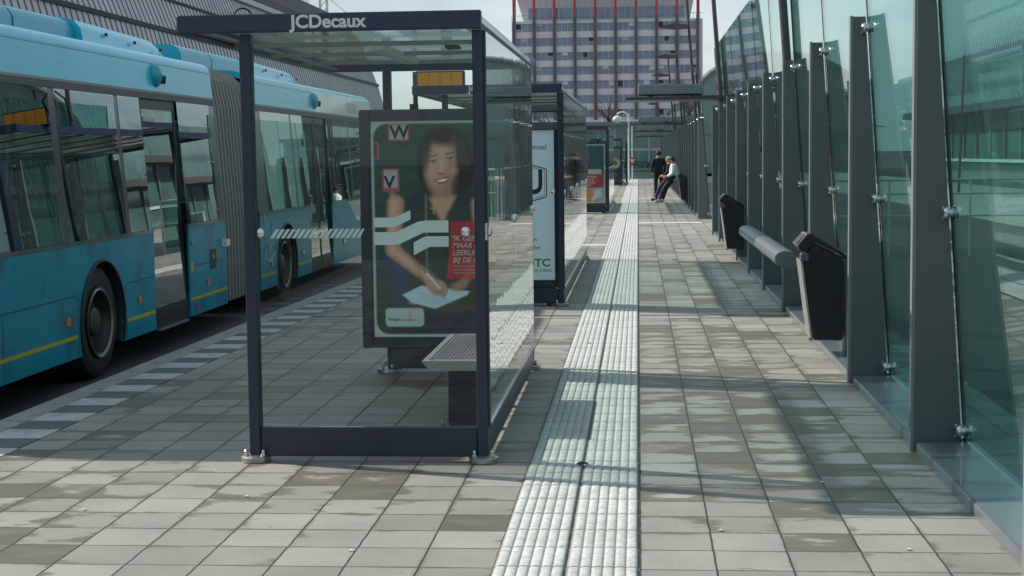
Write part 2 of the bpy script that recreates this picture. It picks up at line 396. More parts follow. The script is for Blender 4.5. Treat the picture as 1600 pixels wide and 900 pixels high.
def thing(name, loc, label, cat, group=None):
    o = bpy.data.objects.new(name, None); S.collection.objects.link(o); o.location = loc
    OFF[o.name] = tuple(loc); o.empty_display_size = .2
    return tag(o, label, cat, group)
def struct(name, mb, mat, smooth=False):
    o = P(name, mb, mat, None, smooth); o['kind'] = 'structure'; return o
def copy_tree(o, parent=None):
    c = o.copy(); S.collection.objects.link(c)
    if parent is not None: c.parent = parent
    for ch in list(o.children): copy_tree(ch, c)
    return c

# ------------------------------------------------------------------ ground, platform, kerb
YE = 97.4
def kx(y): return -4.045 + (y - 9.5) * 0.0225
struct('ground', MB().add([(-2500, -300, -.31), (2500, -300, -.31), (2500, 3500, -.31), (-2500, 3500, -.31)], [(0, 1, 2, 3)]), 'asph')
struct('road', MB().add([(-16, -60, -.205), (-3.0, -60, -.205), (-3.0, 200, -.205), (-16, 200, -.205)], [(0, 1, 2, 3)]), 'asph')
struct('far_road', MB().add([(2.6, -60, -.205), (16, -60, -.205), (16, 200, -.205), (2.6, 200, -.205)], [(0, 1, 2, 3)]), 'asph')
KT = .21; KB = .335     # kerb stone and block widths
struct('platform_base', MB().add([(kx(-8) + .03, -8, -.30), (kx(-8) + .03, -8, -.012), (kx(YE) + .03, YE, -.012), (kx(YE) + .03, YE, -.30), (2.3, -8, -.30), (2.3, -8, -.012), (2.3, YE, -.012), (2.3, YE, -.30)],
       [(0, 1, 2, 3), (4, 5, 6, 7), (1, 5, 6, 2), (3, 2, 6, 7), (0, 1, 5, 4)]), 'kerb')
def pave(name, edge_l, edge_r, u0):
    ys = [-8 + i * 1.0 for i in range(int(YE + 8) + 1)] + [YE]
    mb = MB(); uv = []
    for y in ys:
        for x in (edge_l(y), edge_r(y)): mb.v.append((x, y, 0)); uv.append(((x - u0) / .30, (y - 5.965) / .30))
    mb.f = [(2 * i, 2 * i + 1, 2 * i + 3, 2 * i + 2) for i in range(len(ys) - 1)]
    o = struct(name, mb, 'pavr'); l = o.data.uv_layers.new(name='UVMap')
    for lp in o.data.loops: l.data[lp.index].uv = uv[lp.vertex_index]
    return o
pave('pavement', lambda y: kx(y) + KT + KB - .004, lambda y: -.58, -.58)
pave('pavement', lambda y: 0.0, lambda y: 1.80, 0.003)
pave('pavement_edge', lambda y: 1.80, lambda y: 2.3, 0.003)
# kerb stones and the white and dark marking blocks
ks = MB(); kw = MB(); kdk = MB(); y = -7.8; i = 0
while y < YE - .4:
    if i % 3 == 0:
        y1 = min(y + .90, YE)
        a, b_ = kx(y + .006), kx(y1 - .006)
        ks.add([(a, y + .006, -.3), (a + KT, y + .006, -.3), (b_ + KT, y1 - .006, -.3), (b_, y1 - .006, -.3), (a, y + .006, -.018), (a + .02, y + .006, .004), (a + KT, y + .006, .004), (b_ + KT, y1 - .006, .004), (b_ + .02, y1 - .006, .004), (b_, y1 - .006, -.018)],
               [(0, 4, 9, 3), (4, 5, 8, 9), (5, 6, 7, 8), (6, 1, 2, 7), (0, 1, 6, 5, 4), (3, 9, 8, 7, 2)])
    m = kw if i % 2 else kdk
    a, b_ = kx(y + .005) + KT + .004, kx(y + .295) + KT + .004; w = KB - .012
    m.add([(a, y + .005, -.02), (a + w, y + .005, -.02), (b_ + w, y + .295, -.02), (b_, y + .295, -.02), (a, y + .005, .004), (a + w, y + .005, .004), (b_ + w, y + .295, .004), (b_, y + .295, .004)],
          [(4, 5, 6, 7), (0, 1, 5, 4), (1, 2, 6, 5), (2, 3, 7, 6), (3, 0, 4, 7)])
    y += .30; i += 1
struct('kerb', ks, 'kerb'); struct('kerb_white_blocks', kw, 'kwhite'); struct('kerb_dark_blocks', kdk, 'kdark')
struct('expansion_joint', MB().box(kx(15.5) + KT + KB, -.585, 15.50, 15.53, -.01, .003).box(.002, 1.5, 15.50, 15.53, -.01, .003), 'joint')
struct('drain_line', MB().box(.004, 1.49, 36.0, 36.5, -.01, .004).box(kx(27) + 1.6, -.585, 27.4, 27.8, -.01, .004).box(.004, 1.49, 56, 56.6, -.01, .004), 'pale')
# ribbed tactile strip: real ridges, two tiles wide
mb = MB(); grv = []
xs = []
for c in (0, 1):
    x0 = -.580 + c * .291
    for k in range(6):
        for t in (0, .14, .30, .5, .70, .86): xs.append((x0 + .006 + (k + t) * .0455, .0065 * (math.sin(math.pi * t) ** .45 if t else 0), 0.55 if t == 0 else 0))
    xs.append((x0 + .006 + 6 * .0455, 0, .6)); xs.append((x0 + .281, -.006, 1)); xs.append((x0 + .288, -.006, 1))
xs = [(-.582, -.004, 1)] + xs
def trow(y, dip, g):
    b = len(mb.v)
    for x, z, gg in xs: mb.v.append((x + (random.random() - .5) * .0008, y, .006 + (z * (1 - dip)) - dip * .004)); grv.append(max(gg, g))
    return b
rows = []
y = 5.965 - .3 * 30
while y < YE - .3:
    j = (random.random() - .5) * .004
    for dy, dip, g in ((.003, .8, .75), (.008, .12, .1), (.02, 0, 0), (.28, 0, 0), (.292, .12, .1), (.297, .8, .75)): rows.append(trow(y + dy + j, dip, g))
    y += .3
n = len(xs)
for a, b_ in zip(rows[:-1], rows[1:]): mb.f += [(a + i, a + i + 1, b_ + i + 1, b_ + i) for i in range(n - 1)]
o = struct('tactile_strip', mb, 'tact', True)
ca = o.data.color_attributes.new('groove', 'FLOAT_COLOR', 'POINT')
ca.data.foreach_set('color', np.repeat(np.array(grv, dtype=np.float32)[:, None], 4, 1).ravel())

# ------------------------------------------------------------------ poster art (flat printed pictures)
class Art:
    def __init__(s, w, h, px=.0065):
        s.nx, s.ny = int(w / px), int(h / px); s.w, s.h = w, h
        X, Y = np.meshgrid(np.linspace(0, w, s.nx + 1), np.linspace(0, h, s.ny + 1)); s.X, s.Y = X, Y
        s.c = np.zeros(X.shape + (3,)); s.e = px * 1.2
        rng = np.random.RandomState(3); s.rng = rng
    def blend(s, m, col):
        m = np.clip(m, 0, 1)[..., None]; s.c = s.c * (1 - m) + np.array(col) * m
    def sd(s, d, soft): return np.clip(.5 - d / (2 * max(soft, s.e)), 0, 1)
    def ell(s, cx, cy, rx, ry, col, rot=0, soft=0, k=1):
        c, q = math.cos(rot), math.sin(rot); x = (s.X - cx) * c + (s.Y - cy) * q; y = -(s.X - cx) * q + (s.Y - cy) * c
        d = (np.sqrt((x / rx) ** 2 + (y / ry) ** 2) - 1) * min(rx, ry); s.blend(s.sd(d, soft) * k, col)
    def cap(s, a, b, r0, r1, col, soft=0, k=1):
        ax, ay = a; bx, by = b; dx, dy = bx - ax, by - ay
        t = np.clip(((s.X - ax) * dx + (s.Y - ay) * dy) / (dx * dx + dy * dy + 1e-9), 0, 1)
        d = np.hypot(s.X - ax - t * dx, s.Y - ay - t * dy) - (r0 + (r1 - r0) * t); s.blend(s.sd(d, soft) * k, col)
    def poly(s, pts, col, soft=0, k=1):
        pts = [np.array(p, float) for p in pts]; ar = sum(pts[i][0] * pts[(i + 1) % len(pts)][1] - pts[(i + 1) % len(pts)][0] * pts[i][1] for i in range(len(pts)))
        if ar < 0: pts = pts[::-1]
        d = np.full(s.X.shape, -1e9)
        for i in range(len(pts)):
            a, b = pts[i], pts[(i + 1) % len(pts)]; t = b - a; n_ = np.array([t[1], -t[0]]) / (np.hypot(*t) + 1e-9)
            d = np.maximum(d, (s.X - a[0]) * n_[0] + (s.Y - a[1]) * n_[1])
        s.blend(s.sd(d, soft) * k, col)
    def rrect(s, x0, x1, y0, y1, r, col, inv=False, k=1):
        dx = np.maximum(np.maximum(x0 + r - s.X, s.X - x1 + r), 0); dy = np.maximum(np.maximum(y0 + r - s.Y, s.Y - y1 + r), 0)
        d = np.hypot(dx, dy) - r; m = s.sd(d, 0); s.blend((1 - m if inv else m) * k, col)
    def make(s, x0, y, z0, parent, name='poster'):
        nx, ny = s.nx, s.ny; mb = MB()
        mb.v = [(x0 + s.X[j, i], y, z0 + s.Y[j, i]) for j in range(ny + 1) for i in range(nx + 1)]
        mb.f = [(j * (nx + 1) + i, j * (nx + 1) + i + 1, (j + 1) * (nx + 1) + i + 1, (j + 1) * (nx + 1) + i) for j in range(ny) for i in range(nx)]
        nfront = len(mb.v)
        e = .003; mb.add([(x0, y + .001, z0), (x0 + s.w, y + .001, z0), (x0 + s.w, y + e, z0), (x0, y + e, z0), (x0, y + .001, z0 + s.h), (x0 + s.w, y + .001, z0 + s.h), (x0 + s.w, y + e, z0 + s.h), (x0, y + e, z0 + s.h)], [(0, 1, 2, 3), (4, 5, 6, 7), (0, 3, 7, 4), (1, 2, 6, 5), (3, 2, 6, 7)])
        o = P(name, mb, 'art', parent)
        col = np.ones((len(mb.v), 4), np.float32) * .5; col[:nfront, :3] = np.clip(s.c, 0, 1).reshape(-1, 3); col[:, 3] = 1
        a = o.data.color_attributes.new('art', 'FLOAT_COLOR', 'POINT'); a.data.foreach_set('color', col.ravel()); return o

PW, PH = 1.09, 1.62
def art_woman():
    a = Art(PW, PH, .0052); X, Y = a.X, a.Y
    s = 1 / 206.0
    def q(px, py): return ((px - 580) * s * 1.0, (527 - py) * s * .993)
    a.c[:] = (.018, .058, .040)
    a.blend(.5 + .5 * np.sin(Y * 37 + np.sin(X * 5) * .8), (.026, .075, .050)); a.blend(np.clip(.55 - Y, 0, 1) * 1.2, (.05, .035, .028))
    a.ell(*q(735, 500), .3, .28, (.16, .10, .035), 0, .12, .8)
    a.ell(*q(640, 395), .25, .3, (.02, .045, .05), 0, .1, .7)
    # chair / body
    a.cap(q(640, 520), q(745, 515), .16, .16, (.022, .03, .05), .03)
    a.cap(q(622, 470), q(620, 400), .05, .09, (.04, .055, .14), .04, .8)
    # arms behind the torso
    skin = (.60, .34, .235); sk2 = (.36, .19, .135)
    a.poly([q(636, 310), q(740, 305), q(752, 480), q(640, 480)], (.030, .045, .030), .02)
    a.ell(*q(652, 315), .09, .07, (.02, .028, .045), 0, .02); a.ell(*q(728, 315), .09, .07, (.02, .028, .045), 0, .02)
    a.cap(q(617, 318), q(612, 385), .060, .052, sk2, .012); a.cap(q(617, 318), q(611, 385), .045, .04, skin, .03)
    a.cap(q(611, 392), q(668, 438), .052, .034, sk2, .012); a.cap(q(611, 390), q(668, 436), .036, .024, skin, .03)
    a.cap(q(745, 320), q(752, 400), .05, .045, skin, .02); a.cap(q(752, 405), q(720, 442), .045, .03, sk2, .015)
    # neck and V of the vest
    a.poly([q(676, 282), q(702, 282), q(706, 312), q(690, 345), q(672, 312)], sk2, .012)
    a.poly([q(670, 310), q(710, 308), q(689, 350)], skin, .02)
    a.cap(q(664, 305), q(664, 470), .006, .006, (.30, .34, .36), 0, .6); a.cap(q(676, 322), q(676, 334), .004, .004, (.55, .42, .2)); a.cap(q(671.5, 326), q(680.5, 326), .004, .004, (.55, .42, .2))
    # hair, then head, face
    hair = (.020, .014, .012)
    a.ell(*q(694, 240), .170, .185, hair, -.12, .02); a.ell(*q(666, 266), .070, .18, hair, .1, .02); a.ell(*q(724, 268), .080, .19, hair, -.1, .02)
    a.ell(*q(688, 262), .112, .185, sk2, -.12, .014); a.ell(*q(686, 262), .095, .165, skin, -.12, .04)
    a.ell(*q(694, 232), .075, .045, (.70, .45, .28), -.1, .04, .7)
    a.ell(*q(694, 218), .115, .055, hair, -.12, .03)
    a.ell(*q(705, 262), .035, .14, sk2, -.1, .035, .75)
    for ex, ey in ((677, 254), (703, 250)):
        a.ell(*q(ex, ey), .027, .013, (.26, .13, .10), -.08, .008); a.ell(*q(ex, ey), .023, .008, (.62, .58, .54), -.08, .002); a.ell(*q(ex, ey), .009, .009, (.02, .012, .01), 0, .002); a.cap(q(ex - 5.5, ey - 1.2), q(ex + 5, ey - 2), .003, .003, (.03, .02, .016), .002)
        a.cap(q(ex - 6, ey - 8), q(ex + 6, ey - 10), .004, .003, (.04, .025, .02), .006)
    a.cap(q(690, 256), q(688, 270), .008, .013, (.68, .42, .30), .012); a.ell(*q(688, 273), .022, .007, (.15, .075, .055), -.1, .008)
    for cx, cy in ((671, 272), (706, 268)): a.ell(*q(cx, cy), .03, .028, (.68, .38, .27), 0, .025, .6)
    a.poly([q(675, 281), q(690, 279), q(702, 276), q(697, 287), q(686, 289)], (.30, .07, .06), .008)
    a.poly([q(677, 281.5), q(690, 281), q(701, 277.5), q(695, 284), q(686, 285.5)], (.9, .88, .84), .003)
    rng = a.rng
    for k in range(150):
        th = rng.uniform(-.25, math.pi + .25); rx = rng.uniform(.10, .185); cx0, cy0 = q(694, 243)
        p0_ = (cx0 + rx * math.cos(th), cy0 + rx * 1.05 * math.sin(th)); sgn_ = 1 if p0_[0] > cx0 else -1
        p1_ = (p0_[0] + sgn_ * rng.uniform(-.01, .03), p0_[1] - rng.uniform(.04, .14))
        if (p1_[1] < q(0, 262)[1] or abs(p1_[0] - cx0) > .095) and not (abs(p1_[0] - cx0 + .02) < .10 and p1_[1] < q(0, 225)[1]):
            a.cap(p0_, p1_, .004, .002, (rng.uniform(.015, .07),) * 3, .003, .7)
    for k in range(26):
        x0_ = rng.uniform(640, 745); y0_ = rng.uniform(320, 460); a.cap(q(x0_, y0_), q(x0_ + rng.uniform(-8, 8), y0_ + rng.uniform(14, 40)), .006, .003, (.05, .07, .055) if k % 2 else (.012, .018, .016), .012, .55)
    a.cap(q(612, 300), q(610, 395), .012, .010, (.74, .48, .34), .022, .5); a.cap(q(616, 398), q(666, 434), .010, .008, (.72, .46, .33), .018, .5)
    # paper, hands, pen
    a.poly([q(625, 461), q(655, 447), q(730, 456), q(726, 462), q(676, 483), q(640, 474)], (.50, .64, .70), .003)
    a.poly([q(625, 461), q(640, 474), q(676, 483), q(676, 486), q(636, 476)], (.16, .22, .25), .003)
    for k in range(5): a.cap(q(648 + k * 4, 458 + k * 4), q(690 + k * 4, 463 + k * 3), .0012, .0012, (.18, .26, .30), 0, .6)
    a.ell(*q(680, 450), .075, .055, sk2, -.3, .012); a.ell(*q(676, 446), .06, .04, skin, -.3, .025)
    for k in range(4): a.cap(q(684 + k * 3, 442 + k * 5), q(693 - k * 1.5, 452 + k * 4), .014, .011, (.50 - .03 * k, .28, .2), .006)
    a.ell(*q(712, 448), .06, .035, sk2, .2, .015)
    a.cap(q(657, 420), q(684, 452), .008, .006, (.60, .75, .88), 0); a.cap(q(657, 420), q(662, 426), .010, .010, (.10, .18, .38), 0)
    # small framed letters
    for x0, x1, y0, y1 in ((607, 640, 221, 194), (597, 623, 300, 264)):
        p0, p1 = q(x0, y0), q(x1, y1); a.rrect(p0[0], p1[0], p0[1], p1[1], .008, (.42, .07, .12)); a.rrect(p0[0] + .012, p1[0] - .012, p0[1] + (.03 if x0 == 597 else .012), p1[1] - .012, .004, (.38, .46, .46))
    p0, p1 = q(576, 249), q(592, 223); a.rrect(p0[0], p1[0], p0[1], p1[1], .01, (.42, .10, .14)); a.rrect(p0[0] + .01, p1[0] - .012, p0[1] + .012, p1[1] - .012, .008, (.02, .05, .04))
    # red speech panel, white logo card
    p0, p1 = q(702, 436), q(800, 347); a.rrect(p0[0], PW, p0[1], p1[1], .002, (.56, .022, .03))
    p0 = q(695, 436); a.poly([p0, q(702, 436), q(702, 380)], (.56, .022, .03))
    p0, p1 = q(598, 511), q(658, 482); a.rrect(p0[0], p1[0], p0[1], p1[1], .03, (.42, .53, .52))
    a.ell(*q(636, 492), .012, .03, (.62, .25, .22), 0, .006, .8); a.ell(*q(645, 500), .05, .012, (.60, .30, .26), 0, .008, .6)
    a.rrect(.018, PW - .018, .018, PH - .018, .10, (.42, .53, .51), inv=True)
    a.c *= (1 + (a.rng.rand(*a.X.shape)[..., None] - .5) * .05)
    return a
def art_plain():
    a = Art(PW, PH, .03); a.c[:] = (.62, .72, .80); a.blend(np.clip(1 - a.Y / 1.6, 0, 1) * .4, (.52, .64, .75)); return a
def art_red():
    a = Art(PW, PH, .012); a.c[:] = (.03, .075, .075); a.ell(.42, 1.28, .12, .16, (.40, .12, .08), 0, .04); a.ell(.45, .95, .35, .3, (.05, .06, .07), 0, .05)
    a.rrect(.62, .98, .80, .93, .01, (.40, .45, .46)); a.cap((.5, .85), (.55, 1.0), .04, .04, (.45, .15, .1), .02)
    a.poly([(0, 0), (PW, 0), (PW, .44), (0, .40)], (.30, .36, .40)); a.poly([(.3, .02), (.95, .02), (.7, .4), (.45, .36)], (.50, .22, .06), .03); a.poly([(.7, .05), (1.0, .2), (.95, .4), (.8, .35)], (.5, .52, .55), .02)
    a.poly([(0, .06), (.5, .10), (.45, .22), (0, .2)], (.16, .10, .08), .02)
    a.rrect(.0, PW, .43, .80, .002, (.56, .022, .03)); a.rrect(.03, PW - .03, .03, PH - .03, .03, (.42, .50, .52), inv=True); return a
def art_dish():
    a = Art(PW, PH, .02); a.c[:] = (.16, .17, .15); a.poly([(0, 0), (PW, 0), (PW, .7), (0, .7)], (.025, .025, .025), .05)
    a.ell(.65, .85, .42, .3, (.40, .38, .34), 0, .03); a.ell(.65, .87, .3, .2, (.28, .10, .06), 0, .03); a.ell(.6, .3, .3, .12, (.14, .13, .12), 0, .05); a.ell(.5, 1.35, .4, .15, (.10, .14, .13), 0, .06); return a

POSTER_GROUP = 'advertising panels in the bus shelters'
def poster_case(Y, art, label, deco):
    t = thing('advertising_panel', (-1.45, Y + .06, 0), label, 'advertising panel', POSTER_GROUP)
    x0, x1, z0, z1 = -2.08, -.825, .195, 1.985; px0, px1, pz0, pz1 = -1.995, -.905, .277, 1.897
    m = MB(); m.box(x0, px0, Y, Y + .15, z0, z1, .008).box(px1, x1, Y, Y + .15, z0, z1, .008)
    m.box(px0 + .001, px1 - .001, Y + .003, Y + .147, z0 + .001, pz0).box(px0 + .001, px1 - .001, Y + .003, Y + .147, pz1, z1 - .001).box(px0, px1, Y + .04, Y + .145, pz0, pz1)
    P('case', m, 'boxframe', t)
    P('leg', MB().box(-1.90, -.90, Y + .03, Y + .13, .035, z0 - .001, .006), 'boxframe', t)
    f = MB()
    for cx in (-1.9, -.92): f.lathe([(.07, 0), (.085, .006), (.082, .03), (.06, .036)], (cx, Y + .08, 0), 'z', 20).lathe([(.012, .036), (.012, .065), (.008, .07)], (cx - .035, Y + .03, 0), 'z', 8).lathe([(.012, .036), (.012, .065), (.008, .07)], (cx + .035, Y + .03, 0), 'z', 8)
    P('foot_plate', f, 'caststeel', t, True, split=.01)
    P('hanger', MB().box(-1.7, -1.64, Y + .05, Y + .10, z1, z1 + .04), 'gasket', t)
    p = art.make(px0, Y + .035, pz0, t); deco(Y + .034, p)
    return t
def deco_woman(y, p):
    s = 1 / 206.0; q = lambda px, py: (-1.995 + (px - 580) * s, y, .277 + (527 - py) * s * .993)
    XA, ZA = (1, 0, 0), (0, 0, 1)
    m = MB().text('W', .135, q(610, 217), XA, ZA, .0006, .004); m.text('V', .125, q(600, 294), XA, ZA, .0006, .004); P('letter', m, 'ink', p)
    m = MB()
    for k, tx in enumerate(('"IK GEEF', 'MAAR N', 'LEERLIN', 'BIJ DE L')): m.text(tx, .055, q(704 if k else 702, 377 + k * 11.2), XA, ZA, .0006, .0012, .25, sx=.98)
    for k, tx in enumerate(('Pantarleerwerkbedrijf', 'zoekt leerbedrijven in', 'Amsterdam en omgeving')): m.text(tx, .020, q(705, 418 + k * 5), XA, ZA, .0006, 0, .2)
    P('lettering', m, 'white', p)
    m = MB().text('Pantar', .034, q(602, 502), XA, ZA, .0006, .0006); m.text('amsterdam', .022, q(622, 502), XA, ZA, .0006, 0); P('small_print', m, 'ink', p)
def deco_plain(y, p):
    XA, ZA = (1, 0, 0), (0, 0, 1); x1 = -.905
    m = MB().text('telefoon voor allemaal', .088, (-.985, y, 1.69), XA, ZA, .0006, 0, align='RIGHT', sx=.9)
    m.text('een', .06, (-1.10, y, .70), XA, ZA, .0006, align='RIGHT'); m.text('aanbieden', .06, (-1.06, y, .61), XA, ZA, .0006, align='RIGHT')
    m.text('quietly brilliant', .055, (-.945, y, .365), XA, ZA, .0006, 0, .3, align='RIGHT', sx=.8)
    # block letter Y O U emblem, cut by the shelter edge
    m.text('YOU', .36, (-1.025, y, 1.22), XA, ZA, .0006, .010, align='RIGHT', sx=.78)
    o_ = [(-1.62, 1.18), (-1.30, 1.09), (-.99, 1.18), (-.99, 1.48), (-1.30, 1.56), (-1.62, 1.48)]
    for k in range(6):
        a, b = Vector((o_[k][0], y, o_[k][1])), Vector((o_[(k + 1) % 6][0], y, o_[(k + 1) % 6][1])); m.tube(a, b, .007, n=4)
        a2, b2 = Vector((-1.305 + (a.x + 1.305) * .93, y, 1.325 + (a.z - 1.325) * .9)), Vector((-1.305 + (b.x + 1.305) * .93, y, 1.325 + (b.z - 1.325) * .9)); m.tube(a2, b2, .003, n=4)
    P('lettering', m, 'ink', p)
    P('logo', MB().text('hTC', .115, (-.955, y, .425), XA, ZA, .0006, .004, align='RIGHT', sx=1.15), 'greenink', p)
def deco_red(y, p):
    m = MB()
    for k in range(4): m.text(('IK GEEF AL MEER DAN', 'TIEN JAAR LES EN IK', 'LEER ELKE DAG NOG', 'NIEUWE DINGEN"')[k], .075, (-1.9, y, .98 - k * .08), (1, 0, 0), (0, 0, 1), .0006, .001, .2)
    P('lettering', m, 'white', p)

# ------------------------------------------------------------------ bus shelters
def knob(x, y, z, axis='y'):
    return MB().lathe([(.022, .012), (.026, 0), (.024, -.012), (.016, -.018)] if axis == 'y' else [(.0, .0), (.026, 0), (.024, .012), (.016, .018)], (x, y, z), axis, 18)
def shelter(Y0, Y1, label, full=False):
    t = thing('bus_shelter', (-1.45, (Y0 + Y1) / 2, 0), label, 'bus shelter', 'bus shelters along the platform')
    XL, XR = -2.10, -.80
    rx0, rx1, zr0, zr1 = -2.41, -.805, 2.292, 2.385
    # roof: navy front beam, side fascias, pitched sheet, ceiling
    r = MB().box(rx0, rx1, Y0 - .08, Y0 - .02, zr0, zr1, .006).box(rx0, rx1 - .055, Y1 + .22, Y1 + .28, zr0, zr1 - .02, .004)
    r.box(rx0, rx0 + .05, Y0 - .02, Y1 + .22, zr0, zr1 - .012)
    roof = P('roof', r, 'fascia', t)
    P('roof_sheet', MB().add([(rx0 + .05, Y0 - .019, zr1 - .03), (rx1 - .051, Y0 - .019, zr1 - .03), (rx1 - .051, Y1 + .219, zr1 - .04), (rx0 + .051, Y1 + .219, zr1 - .04)], [(0, 1, 2, 3)]), 'roofsheet', roof)
    sf = MB(); pr = [(rx1 - .05, zr0 + .004), (rx1 - .012, zr0 + .004), (rx1, zr0 + .03), (rx1 - .006, zr1 - .03), (rx1 - .03, zr1 - .002), (rx1 - .05, zr1)]
    sf.prism(pr, 'y', Y0 - .0195, Y1 + .24); P('side_fascia', sf, 'alu_side', roof)
    P('end_cap', MB().lathe([(.04, 0), (.042, .02), (.03, .03)], (rx1 - .02, Y1 + .24, zr1 - .045), 'y', 16), 'alu_side', roof, True)
    cl = MB().box(rx0 + .052, rx0 + .10, Y0 - .018, Y1 + .218, zr0 + .012, zr0 + .03).box(rx1 - .10, rx1 - .052, Y0 - .018, Y1 + .218, zr0 + .012, zr0 + .03)
    for k in range(1, int((Y1 - Y0) / 1.15) + 1):
        yy = Y0 + k * (Y1 - Y0) / (int((Y1 - Y0) / 1.15) + 1); cl.box(rx0 + .06, rx1 - .06, yy - .03, yy + .03, zr0 - .012, zr0 + .0115)
    P('ceiling_frame', cl, 'ceiling', roof)
    if full:
        P('ceiling_lamp', MB().prism([(-1.60, 2.2945), (-1.58, 2.262), (-1.50, 2.262), (-1.48, 2.2945)], 'y', Y0 + 1.0, Y0 + 2.45), 'lwhite', roof)
        P('speaker_grille', MB().box(-1.16, -1.08, Y0 + 1.25, Y0 + 1.42, 2.285, 2.303), 'dark', roof)
        hp = [Vector((-2.10 + .055 * math.cos(a), Y0 + .1, 2.372 + .062 * math.sin(a))) for a in [math.pi * k / 10 for k in range(11)]]
        P('lifting_loop', MB().path(hp, .005, 8), 'gasket', roof, True)
    P('roof_lettering', MB().text('JCDecaux', .094, (-1.80, Y0 - .0805, zr0 + .018), (1, 0, 0), (0, 0, 1), .001, .0026, sx=1.03), 'white', roof)
    # posts
    for (px, py) in ((XL, Y0), (XR - .062, Y0), (XL + .17, Y1), (XR - .062, Y1)):
        m = MB()
        if px < -1.5 or py == Y1:
            m.box(px, px + .06, py, py + .08, .03, 2.29, .005)
        else:
            m.box(px, px + .058, py, py + .08, .03, 2.29, .005)
        p = P('post', m, 'navy', t)
        ft = MB().lathe([(.055, 0), (.078, .003), (.080, .028), (.066, .036), (.03, .038)], (px + .03, py + .02, 0), 'z', 24)
        fo = P('foot_plate', ft, 'caststeel', p, True)
        bt = MB()
        for sx in (-.046, .048): bt.lathe([(.015, .036), (.015, .046), (.011, .048), (.011, .064), (.006, .07)], (px + .03 + sx, py - .012, 0), 'z', 10)
        P('bolt', bt, 'chrome', fo, True, split=.01)
    # base beams, glass
    P('base_beam', MB().box(XL + .061, XR - .063, Y0 + .012, Y0 + .062, .03, .188, .004), 'navy', t)
    P('side_base_beam', MB().box(XR - .045, XR - .004, Y0 + .081, Y1 - .001, .03, .188, .004), 'navy', t)
    P('bottom_trim', MB().box(XR - .020, XR + .008, Y0 + .09, Y1 - .01, .1885, .205), 'alu_side', t)
    fg = P('front_glass', MB().box(XL + .062, XR - .064, Y0 + .030, Y0 + .038, .1885, 2.288), 'glassclr', t)
    n = max(1, round((Y1 - Y0) / 1.75)); st = (Y1 - Y0 - .09) / n
    for k in range(n):
        ya, yb = Y0 + .085 + k * st + .004, Y0 + .085 + (k + 1) * st - .004
        sg = P('side_glass', MB().box(XR - .006, XR + .002, ya, yb, .206, 2.288), 'glassside', t)
        for yy in (ya + .04, yb - .04): P('glass_fixing', knob(XR + .002, yy, 1.23, 'x'), 'chrome', sg, True)
    P('glass_seal', MB().box(XR - .004, XR + .004, Y0 + .012, Y0 + .084, .19, 2.288), 'gasket', t)
    for kx_ in (-2.018, -.912): P('glass_fixing', knob(kx_, Y0 + .030, 1.236), 'chrome', fg, True)
    if full:
        yg = Y0 + .029
        m = MB(); z0, z1 = 1.207, 1.256; x = -1.965; sl = .034; w = .019; pit = .0292
        k = 0
        while x + k * pit + w + sl < -1.452 + .02:
            a = x + k * pit; xm = -1.452; pts = [(a, z0), (a + w, z0), (min(a + w + sl, xm), z1), (min(a + sl, xm - .003), z1)]
            m.prism(pts, 'y', yg - .001, yg); k += 1
        P('striped_sticker', m, 'hatch', fg)
        m = MB()
        def zz(pts): m.prism(pts, 'y', yg - .001, yg)
        # double bent arrow: four bands as in the photograph
        zz([(-1.400, 1.262), (-1.292, 1.262), (-1.205, 1.302), (-1.205, 1.352), (-1.292, 1.313), (-1.400, 1.313)])
        zz([(-1.400, 1.168), (-1.292, 1.168), (-1.262, 1.174), (-1.135, 1.232), (-1.003, 1.232), (-1.003, 1.296), (-1.128, 1.296), (-1.165, 1.290), (-1.285, 1.236), (-1.400, 1.236)])
        zz([(-1.190, 1.112), (-1.105, 1.156), (-1.003, 1.156), (-1.003, 1.212), (-1.112, 1.212), (-1.138, 1.207), (-1.190, 1.180)])
        P('arrow_sticker', m, 'hatch', fg)
        # bolted clamp along the glass corner
        P('corner_clamp', MB().box(XR - .012, XR + .006, Y0 + .004, Y0 + .03, 1.19, 1.28, .003), 'chrome', fg)
    return t
shelter(8.05, 11.62, 'nearest bus shelter, navy frame and white company lettering, around the woman poster', True)
shelter(16.5, 23.8, 'second bus shelter, behind the nearest one, with the light blue poster at its near end')
shelter(42.35, 51.0, 'third bus shelter along the strip, with the red and green poster')
shelter(78.5, 86.0, 'farthest small bus shelter, close to the end of the platform')
poster_case(11.40, art_woman(), 'poster of a smiling woman writing on paper, inside the nearest shelter', deco_woman)
poster_case(16.60, art_plain(), 'pale blue phone poster with a big letter U emblem in the second shelter', deco_plain)
poster_case(42.50, art_red(), 'dark green poster with a bright red text block in the third shelter', deco_red)
poster_case(78.65, art_dish(), 'brownish poster with a round dish in the farthest shelter', lambda y, p: None)
